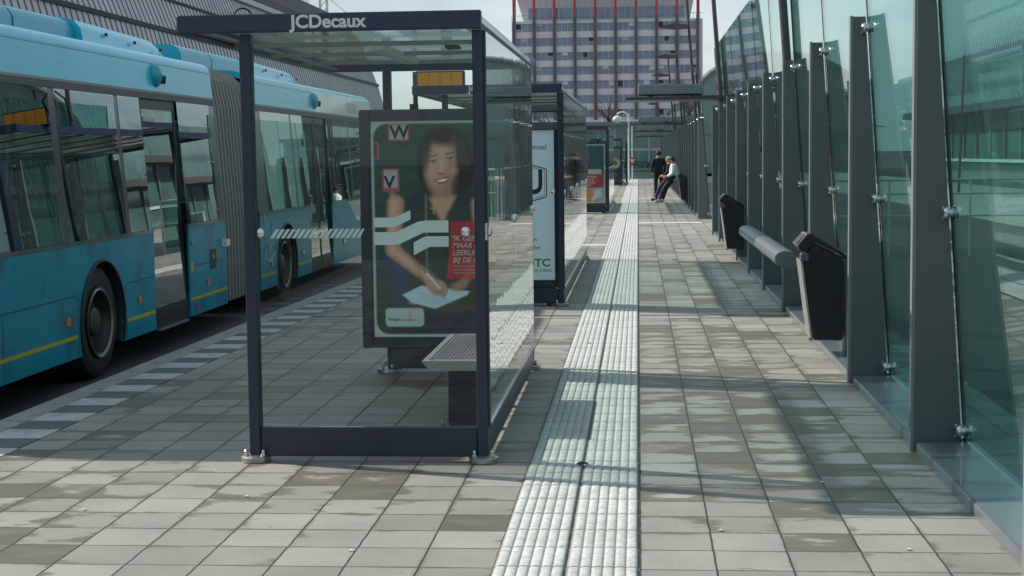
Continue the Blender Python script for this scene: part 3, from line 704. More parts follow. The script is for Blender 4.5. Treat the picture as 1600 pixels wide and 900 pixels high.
# bench in the first shelter
t = thing('shelter_bench', (-1.09, 9.7, 0), 'perforated grey metal bench on a dark post inside the nearest shelter', 'bench')
m = MB(); prof = [(-1.275, .432), (-1.268, .436), (-.88, .436), (-.875, .432), (-.90, .378), (-1.225, .378)]
seat = P('seat', m.prism(prof, 'y', 8.88, 10.25), 'bench', t)
m = MB()
for k in range(16): m.box(-1.24 + k * .0225, -1.229 + k * .0225, 8.96, 10.18, .4362, .4405)
P('slat_ribs', m, 'alu_side', seat)
m = MB()
for bx in (-1.23, -.92):
    for by in (8.93, 10.20): m.lathe([(.018, .436), (.018, .441), (.01, .445)], (bx, by, 0), 'z', 10)
P('bolt', m, 'chrome', seat, True, split=.01)
for ly in (9.12, 9.95):
    lg = P('leg', MB().box(-1.15, -.98, ly, ly + .06, .012, .377, .004), 'navy', t)
    m = MB().box(-1.20, -.93, ly - .04, ly + .10, 0, .012)
    for bx in (-1.185, -.945): m.lathe([(.014, .012), (.014, .03), (.009, .05)], (bx, ly - .02, 0), 'z', 8)
    P('foot_plate', m, 'caststeel', lg)
# things above / beyond the second shelter
t = thing('departure_display', (-2.2, 17.3, 0), 'orange departure display on a dark pole beside the second shelter', 'display')
cs = P('case', MB().box(-2.48, -1.935, 17.2, 17.34, 2.365, 2.582, .008), 'dark', t)
m = MB()
for k in range(4): m.box(-2.455 + k * .127, -2.333 + k * .127, 17.194, 17.2, 2.385, 2.565)
P('screen', m, 'amber', cs)
P('pole', MB().tube((-2.50, 17.30, 0), (-2.50, 17.30, 2.58), .028, n=14).tube((-2.50, 17.3, 2.5), (-2.47, 17.3, 2.5), .02, n=8), 'navy', t, True)

# ------------------------------------------------------------------ glass wall
FH = 2.56
def gx(z): return 1.760 - .0685 * z
def fin_mesh():
    pts = [(1.487, .0), (1.742, .0), (1.742, .05), (gx(FH) - .012, FH), (1.487, FH)]
    return MB().prism(pts, 'y', 0, .05)
def wall(y0, ks, yend, label):
    t = thing('glass_wall', (1.5, y0 + 2.5 * ks[0], 0), label, 'glass wall', 'glass walls along the platform')
    base = Vector((1.5, y0 + 2.5 * ks[0], 0))
    def at(o, k): o.location = (0, 2.5 * (k - ks[0]), 0)
    k0 = ks[0]
    sh = lambda mb: (setattr(mb, 'v', [(v[0], v[1] + base.y, v[2]) for v in mb.v]), mb)[1]
    fin = P('fin', sh(fin_mesh()), 'fin', t)
    P('edge_flange', sh(MB().box(1.468, 1.4862, -.004, .055, 0, FH + .006)), 'finedge', fin)
    m = MB()
    for z in (.12, 1.30, 2.48):
        x = gx(z)
        m.prism([(x - .050, z - .034), (x - .014, z - .040), (x - .014, z + .040), (x - .050, z + .034)], 'y', -.014, -.0005)
        m.lathe([(.010, -.050), (.028, -.048), (.038, -.038), (.040, -.028), (.036, -.020), (.024, -.016), (.024, -.006), (.034, -.005), (.034, -.001)], (x, -.022, z), 'x', 18)
        m.lathe([(.032, .011), (.036, .016), (.030, .030), (.018, .036)], (x, -.022, z), 'x', 18)
    P('glass_fixing', sh(m), 'chrome', fin, True, split=.03)
    P('joint_strip', sh(MB().add([(gx(.05) - .002, -.009, .05), (gx(.05) + .012, -.009, .05), (gx(3.68) + .012, -.009, 3.68), (gx(3.68) - .002, -.009, 3.68), (gx(.05) - .002, .017, .05), (gx(.05) + .012, .017, .05), (gx(3.68) + .012, .017, 3.68), (gx(3.68) - .002, .017, 3.68)],
      [(0, 1, 2, 3), (4, 5, 6, 7), (0, 1, 5, 4), (1, 2, 6, 5), (2, 3, 7, 6), (3, 0, 4, 7)])), 'gasket', fin)
    gl = P('glass_panel', sh(MB().add([(gx(.06), .014, .07), (gx(.06) + .010, .014, .07), (gx(3.68) + .010, .014, 3.68), (gx(3.68), .014, 3.68), (gx(.06), 2.494, .07), (gx(.06) + .010, 2.494, .07), (gx(3.68) + .010, 2.494, 3.68), (gx(3.68), 2.494, 3.68)],
      [(0, 1, 2, 3), (4, 5, 6, 7), (0, 1, 5, 4), (1, 2, 6, 5), (2, 3, 7, 6), (3, 0, 4, 7)])), 'glasswall', t)
    lp = [(1.492, 0), (1.492, .048), (1.497, .056), (1.510, .060), (1.80, .066), (1.83, .0)]
    lg = P('base_ledge', sh(MB().prism(lp, 'y', .052, 2.46)), 'ledge', t)
    for k in ks[1:]:
        f = fin.copy(); S.collection.objects.link(f); at(f, k)
        for ch in fin.children:
            c = ch.copy(); S.collection.objects.link(c); c.parent = f
        if k != ks[-1]:
            for src in (gl, lg): c = src.copy(); S.collection.objects.link(c); at(c, k)
    return t
wall(8.4, list(range(-2, 10)), 31, 'near section of the leaning green glass wall with grey fins, beside bench and bins')
wall(38.3, list(range(0, 24)), 96, 'far section of the green glass wall with grey fins, beyond the gap')

# lamp masts on the wall line
t0 = thing('street_lamp', (1.58, 28.7, 0), 'x', 'street lamp', 'leaning street lamps along the glass wall')
P('mast', MB().tube((1.72, 28.7, 0), (1.30, 28.7, 5.65), .052, .036, 14), 'mast', t0, True)
P('lamp_head', MB().add([(1.33, 28.62, 4.90), (1.33, 28.78, 4.90), (1.33, 28.78, 4.99), (1.33, 28.62, 4.99), (.95, 28.54, 4.88), (.95, 28.86, 4.88), (.95, 28.86, 5.03), (.95, 28.54, 5.03), (.60, 28.60, 4.93), (.60, 28.80, 4.93), (.60, 28.80, 4.955), (.60, 28.60, 4.955)],
   [(0, 1, 2, 3), (0, 4, 5, 1), (1, 5, 6, 2), (2, 6, 7, 3), (3, 7, 4, 0), (4, 8, 9, 5), (5, 9, 10, 6), (6, 10, 11, 7), (7, 11, 8, 4), (8, 11, 10, 9)]), 'lamphead', t0)
P('lamp_arm', MB().tube((1.36, 28.7, 4.94), (1.25, 28.7, 4.94), .03, n=10), 'chrome', t0, True)
names = {16.1: 'nearest leaning mast, a grey pole rising beside the fourth glass wall fin', 41.2: 'leaning lamp with the largest visible dark head, in front of the tower',
         53.9: 'leaning lamp whose head is the second highest, before the tower', 66.6: 'leaning lamp whose head is the third highest, just above the canopy', 105.0: 'smallest and lowest leaning lamp, seen under the nearest canopy'}
t0['label'] = 'leaning mast carrying the nearest flat canopy, its lamp head out of the picture'
for yy, lb in names.items():
    c = copy_tree(t0); c.location = (1.58, yy, 0); c['label'] = lb
# flat canopies held by masts
t1 = thing('platform_canopy', (1.4, 28.7, 2.65), 'nearest and largest flat grey canopy reaching over the path from the glass wall', 'canopy', 'flat canopies reaching over the platform')
P('roof_blade', MB().add([(-.22, 28.35, 2.60), (1.62, 28.35, 2.60), (1.62, 29.25, 2.60), (-.22, 29.25, 2.60), (-.22, 28.35, 2.655), (1.62, 28.35, 2.675), (1.62, 29.25, 2.675), (-.22, 29.25, 2.655)], [(0, 1, 2, 3), (4, 5, 6, 7), (0, 1, 5, 4), (1, 2, 6, 5), (2, 3, 7, 6), (3, 0, 4, 7)]), 'canblade', t1)
P('light_box', MB().box(.005, 1.195, 28.4, 29.2, 2.70, 2.885, .012), 'canbox', t1)
P('bracket', MB().box(.2, .28, 28.6, 29.0, 2.655, 2.70).box(.95, 1.03, 28.6, 29.0, 2.66, 2.70), 'canblade', t1)
for yy, lb in ((54.1, 'second flat grey canopy over the path'), (72.0, 'third flat grey canopy over the path, small'), (94.0, 'farthest flat grey canopy, over the end of the path')):
    c = copy_tree(t1); c.location = (1.4, yy, 2.65); c['label'] = lb

# lean rail
t = thing('lean_rail', (1.30, 15.6, 0), 'grey rounded leaning rail fixed to the wall fins between two black bins', 'bench')
m = MB(); n = 20; prof = []
for k in range(n):
    a = 2 * math.pi * k / n; prof.append((1.275 + .108 * math.copysign(abs(math.cos(a)) ** .85, math.cos(a)) - .02 * math.sin(a), .70 + (.085 if math.sin(a) > 0 else .070) * math.sin(a)))
sh = P('rail', m.prism(prof, 'y', 13.3, 18.05), 'rail', t, True)
P('end_cap', MB().prism([(1.275 + (p[0] - 1.275) * .93, .685 + (p[1] - .685) * .93) for p in prof], 'y', 13.292, 13.2995), 'ledge', sh)
P('joint_ring', MB().prism([(1.275 + (p[0] - 1.275) * 1.012, .685 + (p[1] - .685) * 1.012) for p in prof], 'y', 15.69, 15.70), 'finedge', sh, True)
for yy in (13.405, 15.905): P('bracket', MB().box(1.34, 1.466, yy, yy + .04, .60, .70, .004), 'fin', t)
P('bracket', MB().box(1.34, 1.466, 17.98, 18.02, .60, .70, .004), 'fin', t)

# litter bins
def litter_bin(y, lb):
    t = thing('litter_bin', (1.45, y, .18), lb, 'litter bin', 'black litter bins on the glass wall')
    a = y; d = .36
    body = [(1.335, .20), (1.352, .182), (1.548, .182), (1.565, .20), (1.575, .795), (1.565, .82), (1.34, .935), (1.285, .875), (1.262, .80)]
    m = MB(); n = len(body)
    cx, cz = 1.43, .52
    ins = [(cx + (p[0] - cx) * .955, cz + (p[1] - cz) * .975) for p in body]
    vs = [(p[0], a, p[1]) for p in ins] + [(p[0], a + .014, p[1]) for p in body] + [(p[0], a + d - .014, p[1]) for p in body] + [(p[0], a + d, p[1]) for p in ins]
    fs = [tuple(range(n)), tuple(range(3 * n, 4 * n))] + [(k * n + i, k * n + (i + 1) % n, (k + 1) * n + (i + 1) % n, (k + 1) * n + i) for k in range(3) for i in range(n)]
    b = P('body', m.add(vs, fs), 'binblk', t)
    # hood with a slot facing the path
    hd = [(1.245, .862), (1.222, .905), (1.298, 1.003), (1.322, 1.006), (1.577, .845), (1.577, .825), (1.345, .94)]
    hood = P('hood', MB().prism([(1.222, .90), (1.229, .925), (1.293, 1.000), (1.305, 1.006), (1.322, 1.004), (1.579, .846), (1.580, .823), (1.350, .939), (1.290, .879), (1.245, .868)], 'y', a - .006, a + d + .006), 'binblk', b)
    P('slot_frame', MB().prism([(1.2235, .91), (1.213, .917), (1.2875, 1.008), (1.2975, 1.001)], 'y', a + .0, a + d), 'rail', hood)
    P('slot', MB().prism([(1.222, .93), (1.2095, .929), (1.2755, .999), (1.288, .997)], 'y', a + .05, a + d - .05), 'dark', hood)
    P('front_strip', MB().prism([(1.256, .80), (1.240, .80), (1.318, .20), (1.350, .186), (1.333, .20)], 'y', a + .012, a + d - .012), 'binsilver', b)
    P('latch', MB().box(1.236, 1.30, a - .008, a + .05, .80, .858, .006), 'fin', b)
    P('lock', MB().lathe([(.010, -.004), (.010, .002)], (1.36, a, .62), 'y', 12), 'gasket', b)
    P('mounting_post', MB().box(1.582, 1.60, a + .05, a + .20, .05, .84).box(1.5762, 1.5815, a + .08, a + .16, .25, .75), 'fin', t)
litter_bin(11.9, 'larger, nearer black litter bin with silver front strip in front of the rail')
litter_bin(23.3, 'smaller, farther black litter bin with silver front strip beyond the rail')
c = copy_tree(bpy.data.objects['lean_rail']); c.location = (1.30, 51.9, 0); c['label'] = 'distant lean rail that the man in the white jacket rests against'
litter_bin(47.9, 'farthest black litter bin, just in front of the man in the white jacket')
bpy.data.objects['lean_rail']['group'] = c['group'] = 'lean rails along the glass wall'

# ------------------------------------------------------------------ articulated bus
BUS = thing('articulated_bus', (-5.8, 17.0, -.2), 'long teal articulated city bus with grey bellows standing at the kerb', 'bus')
def XS(z):
    if z <= .95: return -4.5
    if z <= 2.25: return -4.5 - .10 * (z - .95) / 1.3
    return -4.60 - .03 * (z - 2.25) / .32
def sidepoly(m, pts, off=0.0, th=.02):
    n = len(pts)
    vs = [(XS(z) + off, y, z) for y, z in pts] + [(XS(z) + off - th, y, z) for y, z in pts]
    return m.add(vs, [tuple(range(n)), tuple(range(2 * n - 1, n - 1, -1))] + [(i, n + i, n + (i + 1) % n, (i + 1) % n) for i in range(n)])
def farpoly(m, pts, th=.02):
    n = len(pts)
    vs = [(-11.5 - XS(z), y, z) for y, z in pts] + [(-11.5 - XS(z) + th, y, z) for y, z in pts]
    return m.add(vs, [tuple(range(n)), tuple(range(2 * n - 1, n - 1, -1))] + [(i, n + i, n + (i + 1) % n, (i + 1) % n) for i in range(n)])
def arch_panel(y0, y1, yc, r, zc, zb=.05, zt=.95):
    a0 = math.asin((zb - zc) / r) if abs(zb - zc) < r else 0
    pts = [(y0, zb)]
    N_ = 18
    for k in range(N_ + 1):
        a = math.pi - a0 - (math.pi - 2 * a0) * k / N_; pts.append((yc + r * math.cos(a), zc + r * math.sin(a)))
    return pts + [(y1, zb), (y1, zt), (y0, zt)]
def rect(a, b, c, d): return [(a, c), (b, c), (b, d), (a, d)]
seam_z = .545
def section(y0, y1, wheel, segs, door, panes, tag_):
    # lower panels
    for (a, b) in segs:
        m = MB()
        sidepoly(m, arch_panel(a, b, wheel, .535, .26) if a < wheel < b else rect(a, b, .05, .95))
        p = P('lower_panel', m, 'teal', BUS)
        q = MB(); rng = [(a, b)] if not (a < wheel < b) else [(a, wheel - .60), (wheel + .60, b)]
        for (c, d) in rng: sidepoly(q, rect(c + .01, d - .01, seam_z, seam_z + .008), .001, .003)
        P('panel_seam', q, 'busblack', p, split=.01)
        q = MB()
        for (c, d) in rng: sidepoly(q, rect(c + .01, d - .01, .205, .235), .002, .003)
        P('yellow_stripe', q, 'yellow', p, split=.01)
        if a < wheel < b:
            for yy in (a + (wheel - .6 - a) * .45, wheel - .585, wheel + .585):
                P('panel_gap', sidepoly(MB(), rect(yy - .004, yy + .004, .055, .54), .001, .003), 'busblack', p)
        if a < wheel < b:
            q = MB(); pr = []
            for k in range(25):
                al = math.radians(-22 + 224 * k / 24); pr.append((wheel + .535 * math.cos(al), .26 + .535 * math.sin(al)))
            for (u, v) in zip(pr[:-1], pr[1:]): q.tube((-4.497, u[0], u[1]), (-4.497, v[0], v[1]), .016, n=6)
            P('wheel_arch_rim', q, 'busblack', p, True)
            # wheel well
            q = MB(); pr2 = [(-4.51, u, v) for u, v in pr] + [(-5.1, u, v) for u, v in pr]; nn = len(pr)
            q.add(pr2, [(i, i + 1, nn + i + 1, nn + i) for i in range(nn - 1)] + [tuple(range(nn, 2 * nn))]); P('wheel_well', q, 'dark', p)
    # belt rail and pillars
    edges = sorted([e for pn in panes for e in pn])
    m = MB(); sidepoly(m, rect(y0, door[0], .952, .985), .004, .03); sidepoly(m, rect(door[1], y1, .952, .985), .004, .03)
    P('belt_rail', m, 'frame', BUS, split=.01)
    m = MB(); sidepoly(m, rect(y0, y1, 2.205, 2.262), .006, .04); P('gutter_trim', m, 'busblack', BUS)
    m = MB(); sidepoly(m, rect(y0, y1, 2.263, 2.285), .008, .03); P('gutter_rail', m, 'bellows', BUS)
    m = MB(); ce = [y0] + edges + [y1]
    for k in range(0, len(ce), 2):
        a, b = ce[k], ce[k + 1]
        if b - a > .01 and not (a >= door[0] - .2 and b <= door[1] + .2 and (b - a) > .8): sidepoly(m, rect(a - .012, b + .012, .986, 2.204), -.006, .035)
    P('window_pillar', m, 'frame', BUS, split=.001)
    for (a, b) in panes: P('window', sidepoly(MB(), rect(a, b, .987, 2.203), -.001, .005), 'busglass', BUS)
    # far side, simple repeat of the same build
    m = MB(); farpoly(m, rect(y0, y1, .05, .97)); farpoly(m, rect(y0, y1, 2.2, 2.57)); P('offside_panel', m, 'teal', BUS, split=.01)
    m = MB(); k = y0
    while k < y1: farpoly(m, rect(k, min(k + .1, y1), .971, 2.199)); k += 1.45
    P('offside_pillar', m, 'frame', BUS, split=.01)
    m = MB(); k = y0 + .1
    while k < y1 - .1: farpoly(m, rect(k + .002, min(k + 1.345, y1), .975, 2.195), .006); k += 1.45
    P('offside_window', m, 'busglass', BUS, split=.001)
    P('floor', MB().box(-6.62, -4.88, y0, y1, .10, .16), 'dark', BUS)
    P('inner_ceiling', MB().box(-6.88, -4.66, y0, y1, 2.36, 2.38), 'cream', BUS)
    P('underbody', MB().box(-6.7, -4.95, y0 + .1, y1 - .1, -.02, .0995), 'dark', BUS)
    # roof shell
    pr = [(-4.632, 2.57), (-4.645, 2.605), (-4.69, 2.645), (-4.80, 2.672), (-5.75, 2.71), (-6.70, 2.672), (-6.81, 2.645), (-6.855, 2.605), (-6.868, 2.57), (-6.82, 2.57), (-6.6, 2.62), (-5.75, 2.65), (-4.9, 2.62), (-4.68, 2.57)]
    P('roof', MB().prism(pr, 'y', y0, y1), 'tealtop', BUS, True)
    # wheels
    for X0, sgn in ((-4.53, -1), (-6.97, 1)):
        w = MB().lathe([(.30, 0.02), (.40, 0), (.462, .03), (.478, .07), (.478, .23), (.462, .27), (.40, .30), (.30, .28)], (X0 if sgn < 0 else X0, wheel, .278), 'x', 48)
        if sgn < 0: w.v = [(2 * X0 - v[0], v[1], v[2]) for v in w.v]
        w.f = w.f[:-2]; ty = P('tyre', w, 'tyre', BUS, True)
        if sgn < 0:
            rm = MB().lathe([(.295, .012), (.285, .006), (.272, .010), (.262, .05), (.245, .12), (.18, .135), (.13, .10), (.12, .045), (.10, .03), (.0, .028)], (X0, wheel, .278), 'x', 40)
            rm.v = [(2 * X0 - v[0], v[1], v[2]) for v in rm.v]
            rm.f = rm.f[:-2]; r_ = P('rim', rm, 'rim', ty, True)
            lp_ = MB().lathe([(.268, .000), (.285, -.008), (.299, -.004), (.300, .012)], (X0, wheel, .278), 'x', 40); lp_.f = lp_.f[:-2]
            P('rim_lip', lp_, 'caststeel', r_, True)
            bm_ = MB()
            for k in range(10):
                al = 2 * math.pi * k / 10; c_ = (X0 - .13, wheel + .155 * math.cos(al), .278 + .155 * math.sin(al)); bm_.tube(c_, (X0 - .095, c_[1], c_[2]), .014, n=6)
            for k in range(8):
                al = 2 * math.pi * k / 8 + .2; c_ = (X0 - .122, wheel + .215 * math.cos(al), .278 + .215 * math.sin(al)); bm_.tube(c_, (X0 - .118, c_[1], c_[2]), .02, n=10)
            P('wheel_nuts', bm_, 'dark', r_)
def leaf(y0, y1):
    m = MB(); sidepoly(m, rect(y0, y0 + .045, .04, 2.2), -.014, .03); sidepoly(m, rect(y1 - .045, y1, .04, 2.2), -.014, .03)
    sidepoly(m, rect(y0 + .046, y1 - .046, .04, .24), -.016, .026); sidepoly(m, rect(y0 + .046, y1 - .046, 2.11, 2.2), -.016, .026)
    d = P('door', m, 'busblack', BUS)
    P('door_glass', sidepoly(MB(), rect(y0 + .047, y1 - .047, .242, 2.108), -.024, .005), 'busglass', d)
    m = MB().tube((-4.60, y0 + .10, .8), (-4.60, y0 + .10, 1.5), .014, n=8); P('handle', m, 'yellow' if False else 'alu_side', d, True)
    return d
section(9.30, 16.48, 12.56, [(9.30, 13.975), (15.095, 16.48)], (13.98, 15.09), [(9.40, 11.74), (11.87, 13.26), (13.36, 13.955), (15.12, 16.27)], 'rear')
leaf(14.0, 15.07)
section(18.02, 26.35, 19.42, [(18.02, 20.895), (22.42, 26.30)], (20.9, 22.41), [(18.50, 20.07), (20.18, 20.86), (22.46, 24.10), (24.20, 25.30), (25.38, 26.25)], 'front')
leaf(20.93, 21.64); leaf(21.67, 22.38)
# upper panels
def upper(y0, y1, mat): return P('upper_panel', sidepoly(MB(), [(y0, 2.286), (y1, 2.286), (y1, 2.569), (y0, 2.569)], 0, .03), mat, BUS)
ua = upper(9.30, 16.48, 'tealtop'); ub = upper(18.02, 21.85, 'tealtop'); uc = upper(21.852, 26.35, 'cream'); uc['label'] = 'cream white upper panel at the front of the bus'
for u, (a, b) in ((ua, (9.3, 16.48)), (ub, (18.02, 21.85))): P('panel_seam', sidepoly(MB(), rect(a, b, 2.545, 2.550), .001, .003), 'busblack', u)
P('destination_display', sidepoly(MB(), rect(24.3, 25.15, 2.33, 2.50), .003, .006), 'alu_side', uc)
P('cream_flash', sidepoly(MB(), [(23.6, .945), (24.72, .945), (24.75, .80), (24.60, .62), (24.35, .62)], .003, .004), 'cream', BUS)
# rounded speaker / camera domes on the upper panel
for yy in (14.52, 21.78):
    d = P('roof_dome', MB().ball((-4.62, yy, 2.435), (.075, .115, .115), 20, 12), 'teal2', BUS, True)
    P('dome_lens', MB().tube((-4.60, yy + .06, 2.405), (-4.535, yy + .085, 2.395), .045, .040, 16), 'busblack', d, True)
# roof pods: a squarish part and a sloping cover with sky reflection put into its colour
def pod(y0, ym, y1, parts):
    m = MB(); pr = lambda k: [(-5.02 - .02 * k, 2.60), (-5.02, 2.80), (-5.06, 2.865), (-5.14, 2.90), (-6.36, 2.90), (-6.44, 2.865), (-6.48, 2.80), (-6.48, 2.60)]
    for a, b in parts: m.prism(pr(0), 'y', a, b)
    p = P('roof_pod', m, 'teal2', BUS, True, split=.01)
    m = MB(); rings = []
    for k in range(9):
        f = k / 8; y = ym + (y1 - ym) * (f if k < 4 else .5 + (f - .5) * 1.0); 
        top = 2.915 - .03 * f - (.235 * max(0, (f - .72) / .28) ** 2.2); x0 = -4.93 - .05 * f
        rings.append([(x0, y, 2.60), (x0 - .03, y, top - .11 if top > 2.75 else top - .05), (x0 - .09, y, top - .03), (x0 - .2, y, top), (-6.55 - x0 + -4.75, y, top), (-6.55 - x0 + -4.75 - .12, y, top - .03), (-11.5 - x0, y, top - .1), (-11.5 - x0, y, 2.60)])
    b = 0
    for r in rings: m.v += r
    nr = 8
    for k in range(len(rings) - 1):
        for i in range(nr): m.f.append((k * nr + i, k * nr + (i + 1) % nr, (k + 1) * nr + (i + 1) % nr, (k + 1) * nr + i))
    m.f += [tuple(range(nr)), tuple(range((len(rings) - 1) * nr, len(rings) * nr))]
    c = P('roof_cover', m, 'tealtop', BUS, True)
    s_ = MB()
    for f in (.22, .50, .78):
        y = ym + (y1 - ym) * f; s_.box(-4.965, -4.945, y - .015, y + .015, 2.80 - .06 * f, 2.83 - .06 * f)
    P('cover_clip', s_, 'dark', c, split=.01)
pod(9.6, 13.52, 16.45, [(9.6, 12.13), (12.17, 13.515)])
pod(16.75, 19.65, 22.95, [(16.75, 17.95), (17.99, 19.645)])
# bellows
m = MB(); prf = []
def bring(y, s):
    P_ = [(-4.52, .06), (-4.52, .95), (-4.60, 2.20), (-4.66, 2.50), (-4.80, 2.63), (-5.2, 2.66), (-6.3, 2.66), (-6.7, 2.63), (-6.84, 2.50), (-6.90, 2.20), (-6.98, .95), (-6.98, .06)]
    cx, cz = -5.75, 1.3
    return [(cx + (p[0] - cx) * s[0], y, cz + (p[1] - cz) * s[1]) for p in P_]
NF = 11; ys = []
for k in range(NF):
    y = 16.50 + 1.50 * k / NF; w = 1.50 / NF
    for t_, s_ in ((.0, 0), (.16, 1), (.50, 1.0), (.72, 0)): ys.append((y + w * t_, s_))
ys.append((18.0, 0))
for y, on in ys: m.v += bring(y, (1.0, 1.0) if on else (.86, .90))
for k in range(len(ys) - 1):
    for i in range(11): m.f.append((k * 12 + i, k * 12 + i + 1, (k + 1) * 12 + i + 1, (k + 1) * 12 + i))
P('bellows', m, 'bellows', BUS)
m = MB()
for k in range(NF):
    y = 16.50 + 1.50 * (k + .90) / NF; r_ = bring(y, (.975, .98))
    r2 = bring(y + .007, (.975, .98))
    m.v += r_ + r2; b = len(m.v) - 24
    for i in range(11): m.f.append((b + i, b + i + 1, b + 12 + i + 1, b + 12 + i))

# rear and front faces
for yy, nm in ((9.30, 'rear_face'), (26.36, 'front_face')):
    pr = [(-4.5, .05), (-4.5, .95), (-4.6, 2.25), (-4.63, 2.57), (-4.8, 2.67), (-6.7, 2.67), (-6.87, 2.57), (-6.9, 2.25), (-7, .95), (-7, .05)]
    f = P(nm, MB().prism(pr, 'y', yy - .03 if yy < 20 else yy, yy if yy < 20 else yy + .12), 'cream' if yy > 20 else 'teal', BUS)
    if yy > 20: P('windscreen', MB().box(-6.8, -4.7, yy + .121, yy + .13, .95, 2.2), 'busglass', f)
# small fittings
m = MB()
for (yy, z) in ((11.74, .365), (13.50, .375), (15.73, .35), (18.56, .335), (20.33, .355), (23.25, .36)):
    m = sidepoly(MB(), rect(yy - .045, yy + .045, z - .032, z + .032), .014, .013); P('side_marker', m, 'orange', BUS)
lp = P('corner_lamp', sidepoly(MB(), rect(16.36, 16.47, .69, .76), .05, .05), 'orange', BUS); P('lamp_housing', sidepoly(MB(), rect(16.30, 16.355, .685, .765), .052, .05), 'white', lp)
m = sidepoly(MB(), rect(15.84, 16.07, .475, .68), .004, .004); vt = P('side_hatch', m, 'busblack', BUS)
P('hatch_lock', MB().lathe([(.025, 0), (.022, .008)], (-4.496, 15.95, .60), 'x', 12), 'alu_side', vt)
P('yellow_label', sidepoly(MB(), rect(15.13, 15.22, .50, .60), .003, .003), 'yellow', BUS)
P('small_label', sidepoly(MB(), rect(15.25, 15.34, .10, .17), .003, .003), 'red', BUS)
P('fuel_cap', MB().lathe([(.035, 0), (.033, .008)], (-4.499, 15.20, .80), 'x', 16), 'teal2', BUS)
P('door_step', sidepoly(MB(), rect(14.1, 15.0, .02, .038), .01, .05), 'alu_side', BUS)
P('mirror_arm', MB().path([(-4.57, 11.83, 2.18), (-4.50, 11.86, 2.12), (-4.50, 12.0, 1.95)], .008, 6), 'busblack', BUS, True)
P('bus_lettering', MB().text('ARRIVA', .27, (-4.4975, 19.86, .60), (0, 1, 0), (0, 0, 1), .0006, .004, sx=.95), 'hatch', BUS)
m = MB(); pr = [(-4.4975, 18.46 + .16 * math.cos(a), .70 + .17 * math.sin(a)) for a in [k * .35 for k in range(17)]]
m.path(pr, .007, 4); m.path([(-4.4975, 18.22, .96), (-4.4975, 18.25, .42), (-4.4975, 18.45, .36), (-4.4975, 18.72, .47)], .009, 4); P('bus_emblem', m, 'hatch', BUS)
# interior
sm = MB().box(-5.22, -4.82, 0, .42, .56, .64, .02).box(-5.22, -4.82, -.06, .0, .58, 1.28, .03).box(-5.2, -4.84, .1, .3, .16, .56)
sm.v = [(v[0], v[1] + 9.9, v[2]) for v in sm.v]; st0 = P('seat', sm, 'seatm', BUS)
for (dx, yy) in [(-1.35, 9.9), (0, 10.8), (-1.35, 10.8), (0, 11.7), (-1.35, 12.6), (0, 12.9), (-1.35, 13.5), (0, 15.5), (-1.35, 15.2), (0, 18.8), (-1.35, 19.0), (0, 19.7), (-1.35, 20.3), (0, 22.9), (-1.35, 23.1), (0, 23.8), (-1.35, 24.4), (-.6, 25.3)]:
    c = st0.copy(); S.collection.objects.link(c); c.location = (dx, yy - 9.9, 0)
m = MB()
for yy in (10.6, 12.2, 13.95, 15.3, 18.6, 20.8, 22.5, 24.3): m.tube((-5.3, yy, .16), (-5.3, yy, 2.36), .017, n=8)
m.tube((-5.3, 9.4, 2.1), (-5.3, 16.4, 2.1), .015, n=8).tube((-5.3, 18.1, 2.1), (-5.3, 26, 2.1), .015, n=8)
P('grab_pole', m, 'yellow', BUS, True, split=.0)

# ------------------------------------------------------------------ ribbed hall on the left
t = thing('ribbed_hall', (-30, 65, -.3), 'huge curved grey hall with slanting ribbed metal cladding behind the bus', 'building')
prof = [(-22.6, -.3), (-23.4, 2.4), (-25.0, 8.35), (-25.75, 10.35), (-26.4, 12.0)]
ya, yb = -25.0, 148.0
m = MB()
for (p, q_) in zip(prof[:-1], prof[1:]): m.add([(p[0], ya, p[1]), (p[0], yb, p[1]), (q_[0], yb, q_[1]), (q_[0], ya, q_[1])], [(0, 1, 2, 3)])
k = prof + [(-27, 13.2), (-29.2, 15.3), (-34, 17), (-45, 18.5), (-60, 18.5), (-60, -.3)]
m.add([(p[0], yb, p[1]) for p in k], [tuple(range(len(k)))]); m.add([(p[0], ya, p[1]) for p in k], [tuple(range(len(k)))])
cl = P('cladding', m, 'rib', t)
m = MB(); y = ya
while y < yb - .5:
    for (p, q_) in zip(prof[:-1], prof[1:]):
        e = .03; w = .10
        m.add([(p[0] + e, y, p[1]), (p[0] + e, y + w, p[1]), (q_[0] + e, y + w, q_[1]), (q_[0] + e, y, q_[1]), (p[0] - .01, y, p[1]), (p[0] - .01, y + w, p[1]), (q_[0] - .01, y + w, q_[1]), (q_[0] - .01, y, q_[1])], [(0, 1, 2, 3), (0, 4, 7, 3), (1, 2, 6, 5)])
    y += .74
P('rib_grooves', m, 'ribdark', cl)
m = MB()
for (x, z, h) in ((-25.0, 8.35, .22), (-25.73, 10.3, .12)): m.box(x - .02, x + .10, ya, yb, z, z + h)
P('seam_band', m, 'roofdark', cl, split=.01)
P('roof_edge', MB().box(-26.7, -26.2, ya, yb + .1, 12.0, 12.35, .03), 'twhite', t)
m = MB(); rf = [(-26.6, 12.36), (-27, 13.2), (-29.2, 15.3), (-34, 17.0), (-45, 18.6), (-60, 18.6)]
for (p, q_) in zip(rf[:-1], rf[1:]): m.add([(p[0], ya, p[1]), (p[0], yb, p[1]), (q_[0], yb, q_[1]), (q_[0], ya, q_[1])], [(0, 1, 2, 3)])
P('roof', m, 'roofdark', t)
m = MB(); 
for k in range(0, 40): m.tube((-31.5, 120 + k * .7, 16.2), (-31.5, 120 + k * .7, 17.2), .03, n=4)
m.tube((-31.5, 120, 17.2), (-31.5, 148, 17.2), .04, n=5); P('roof_railing', m, 'canbox', t)
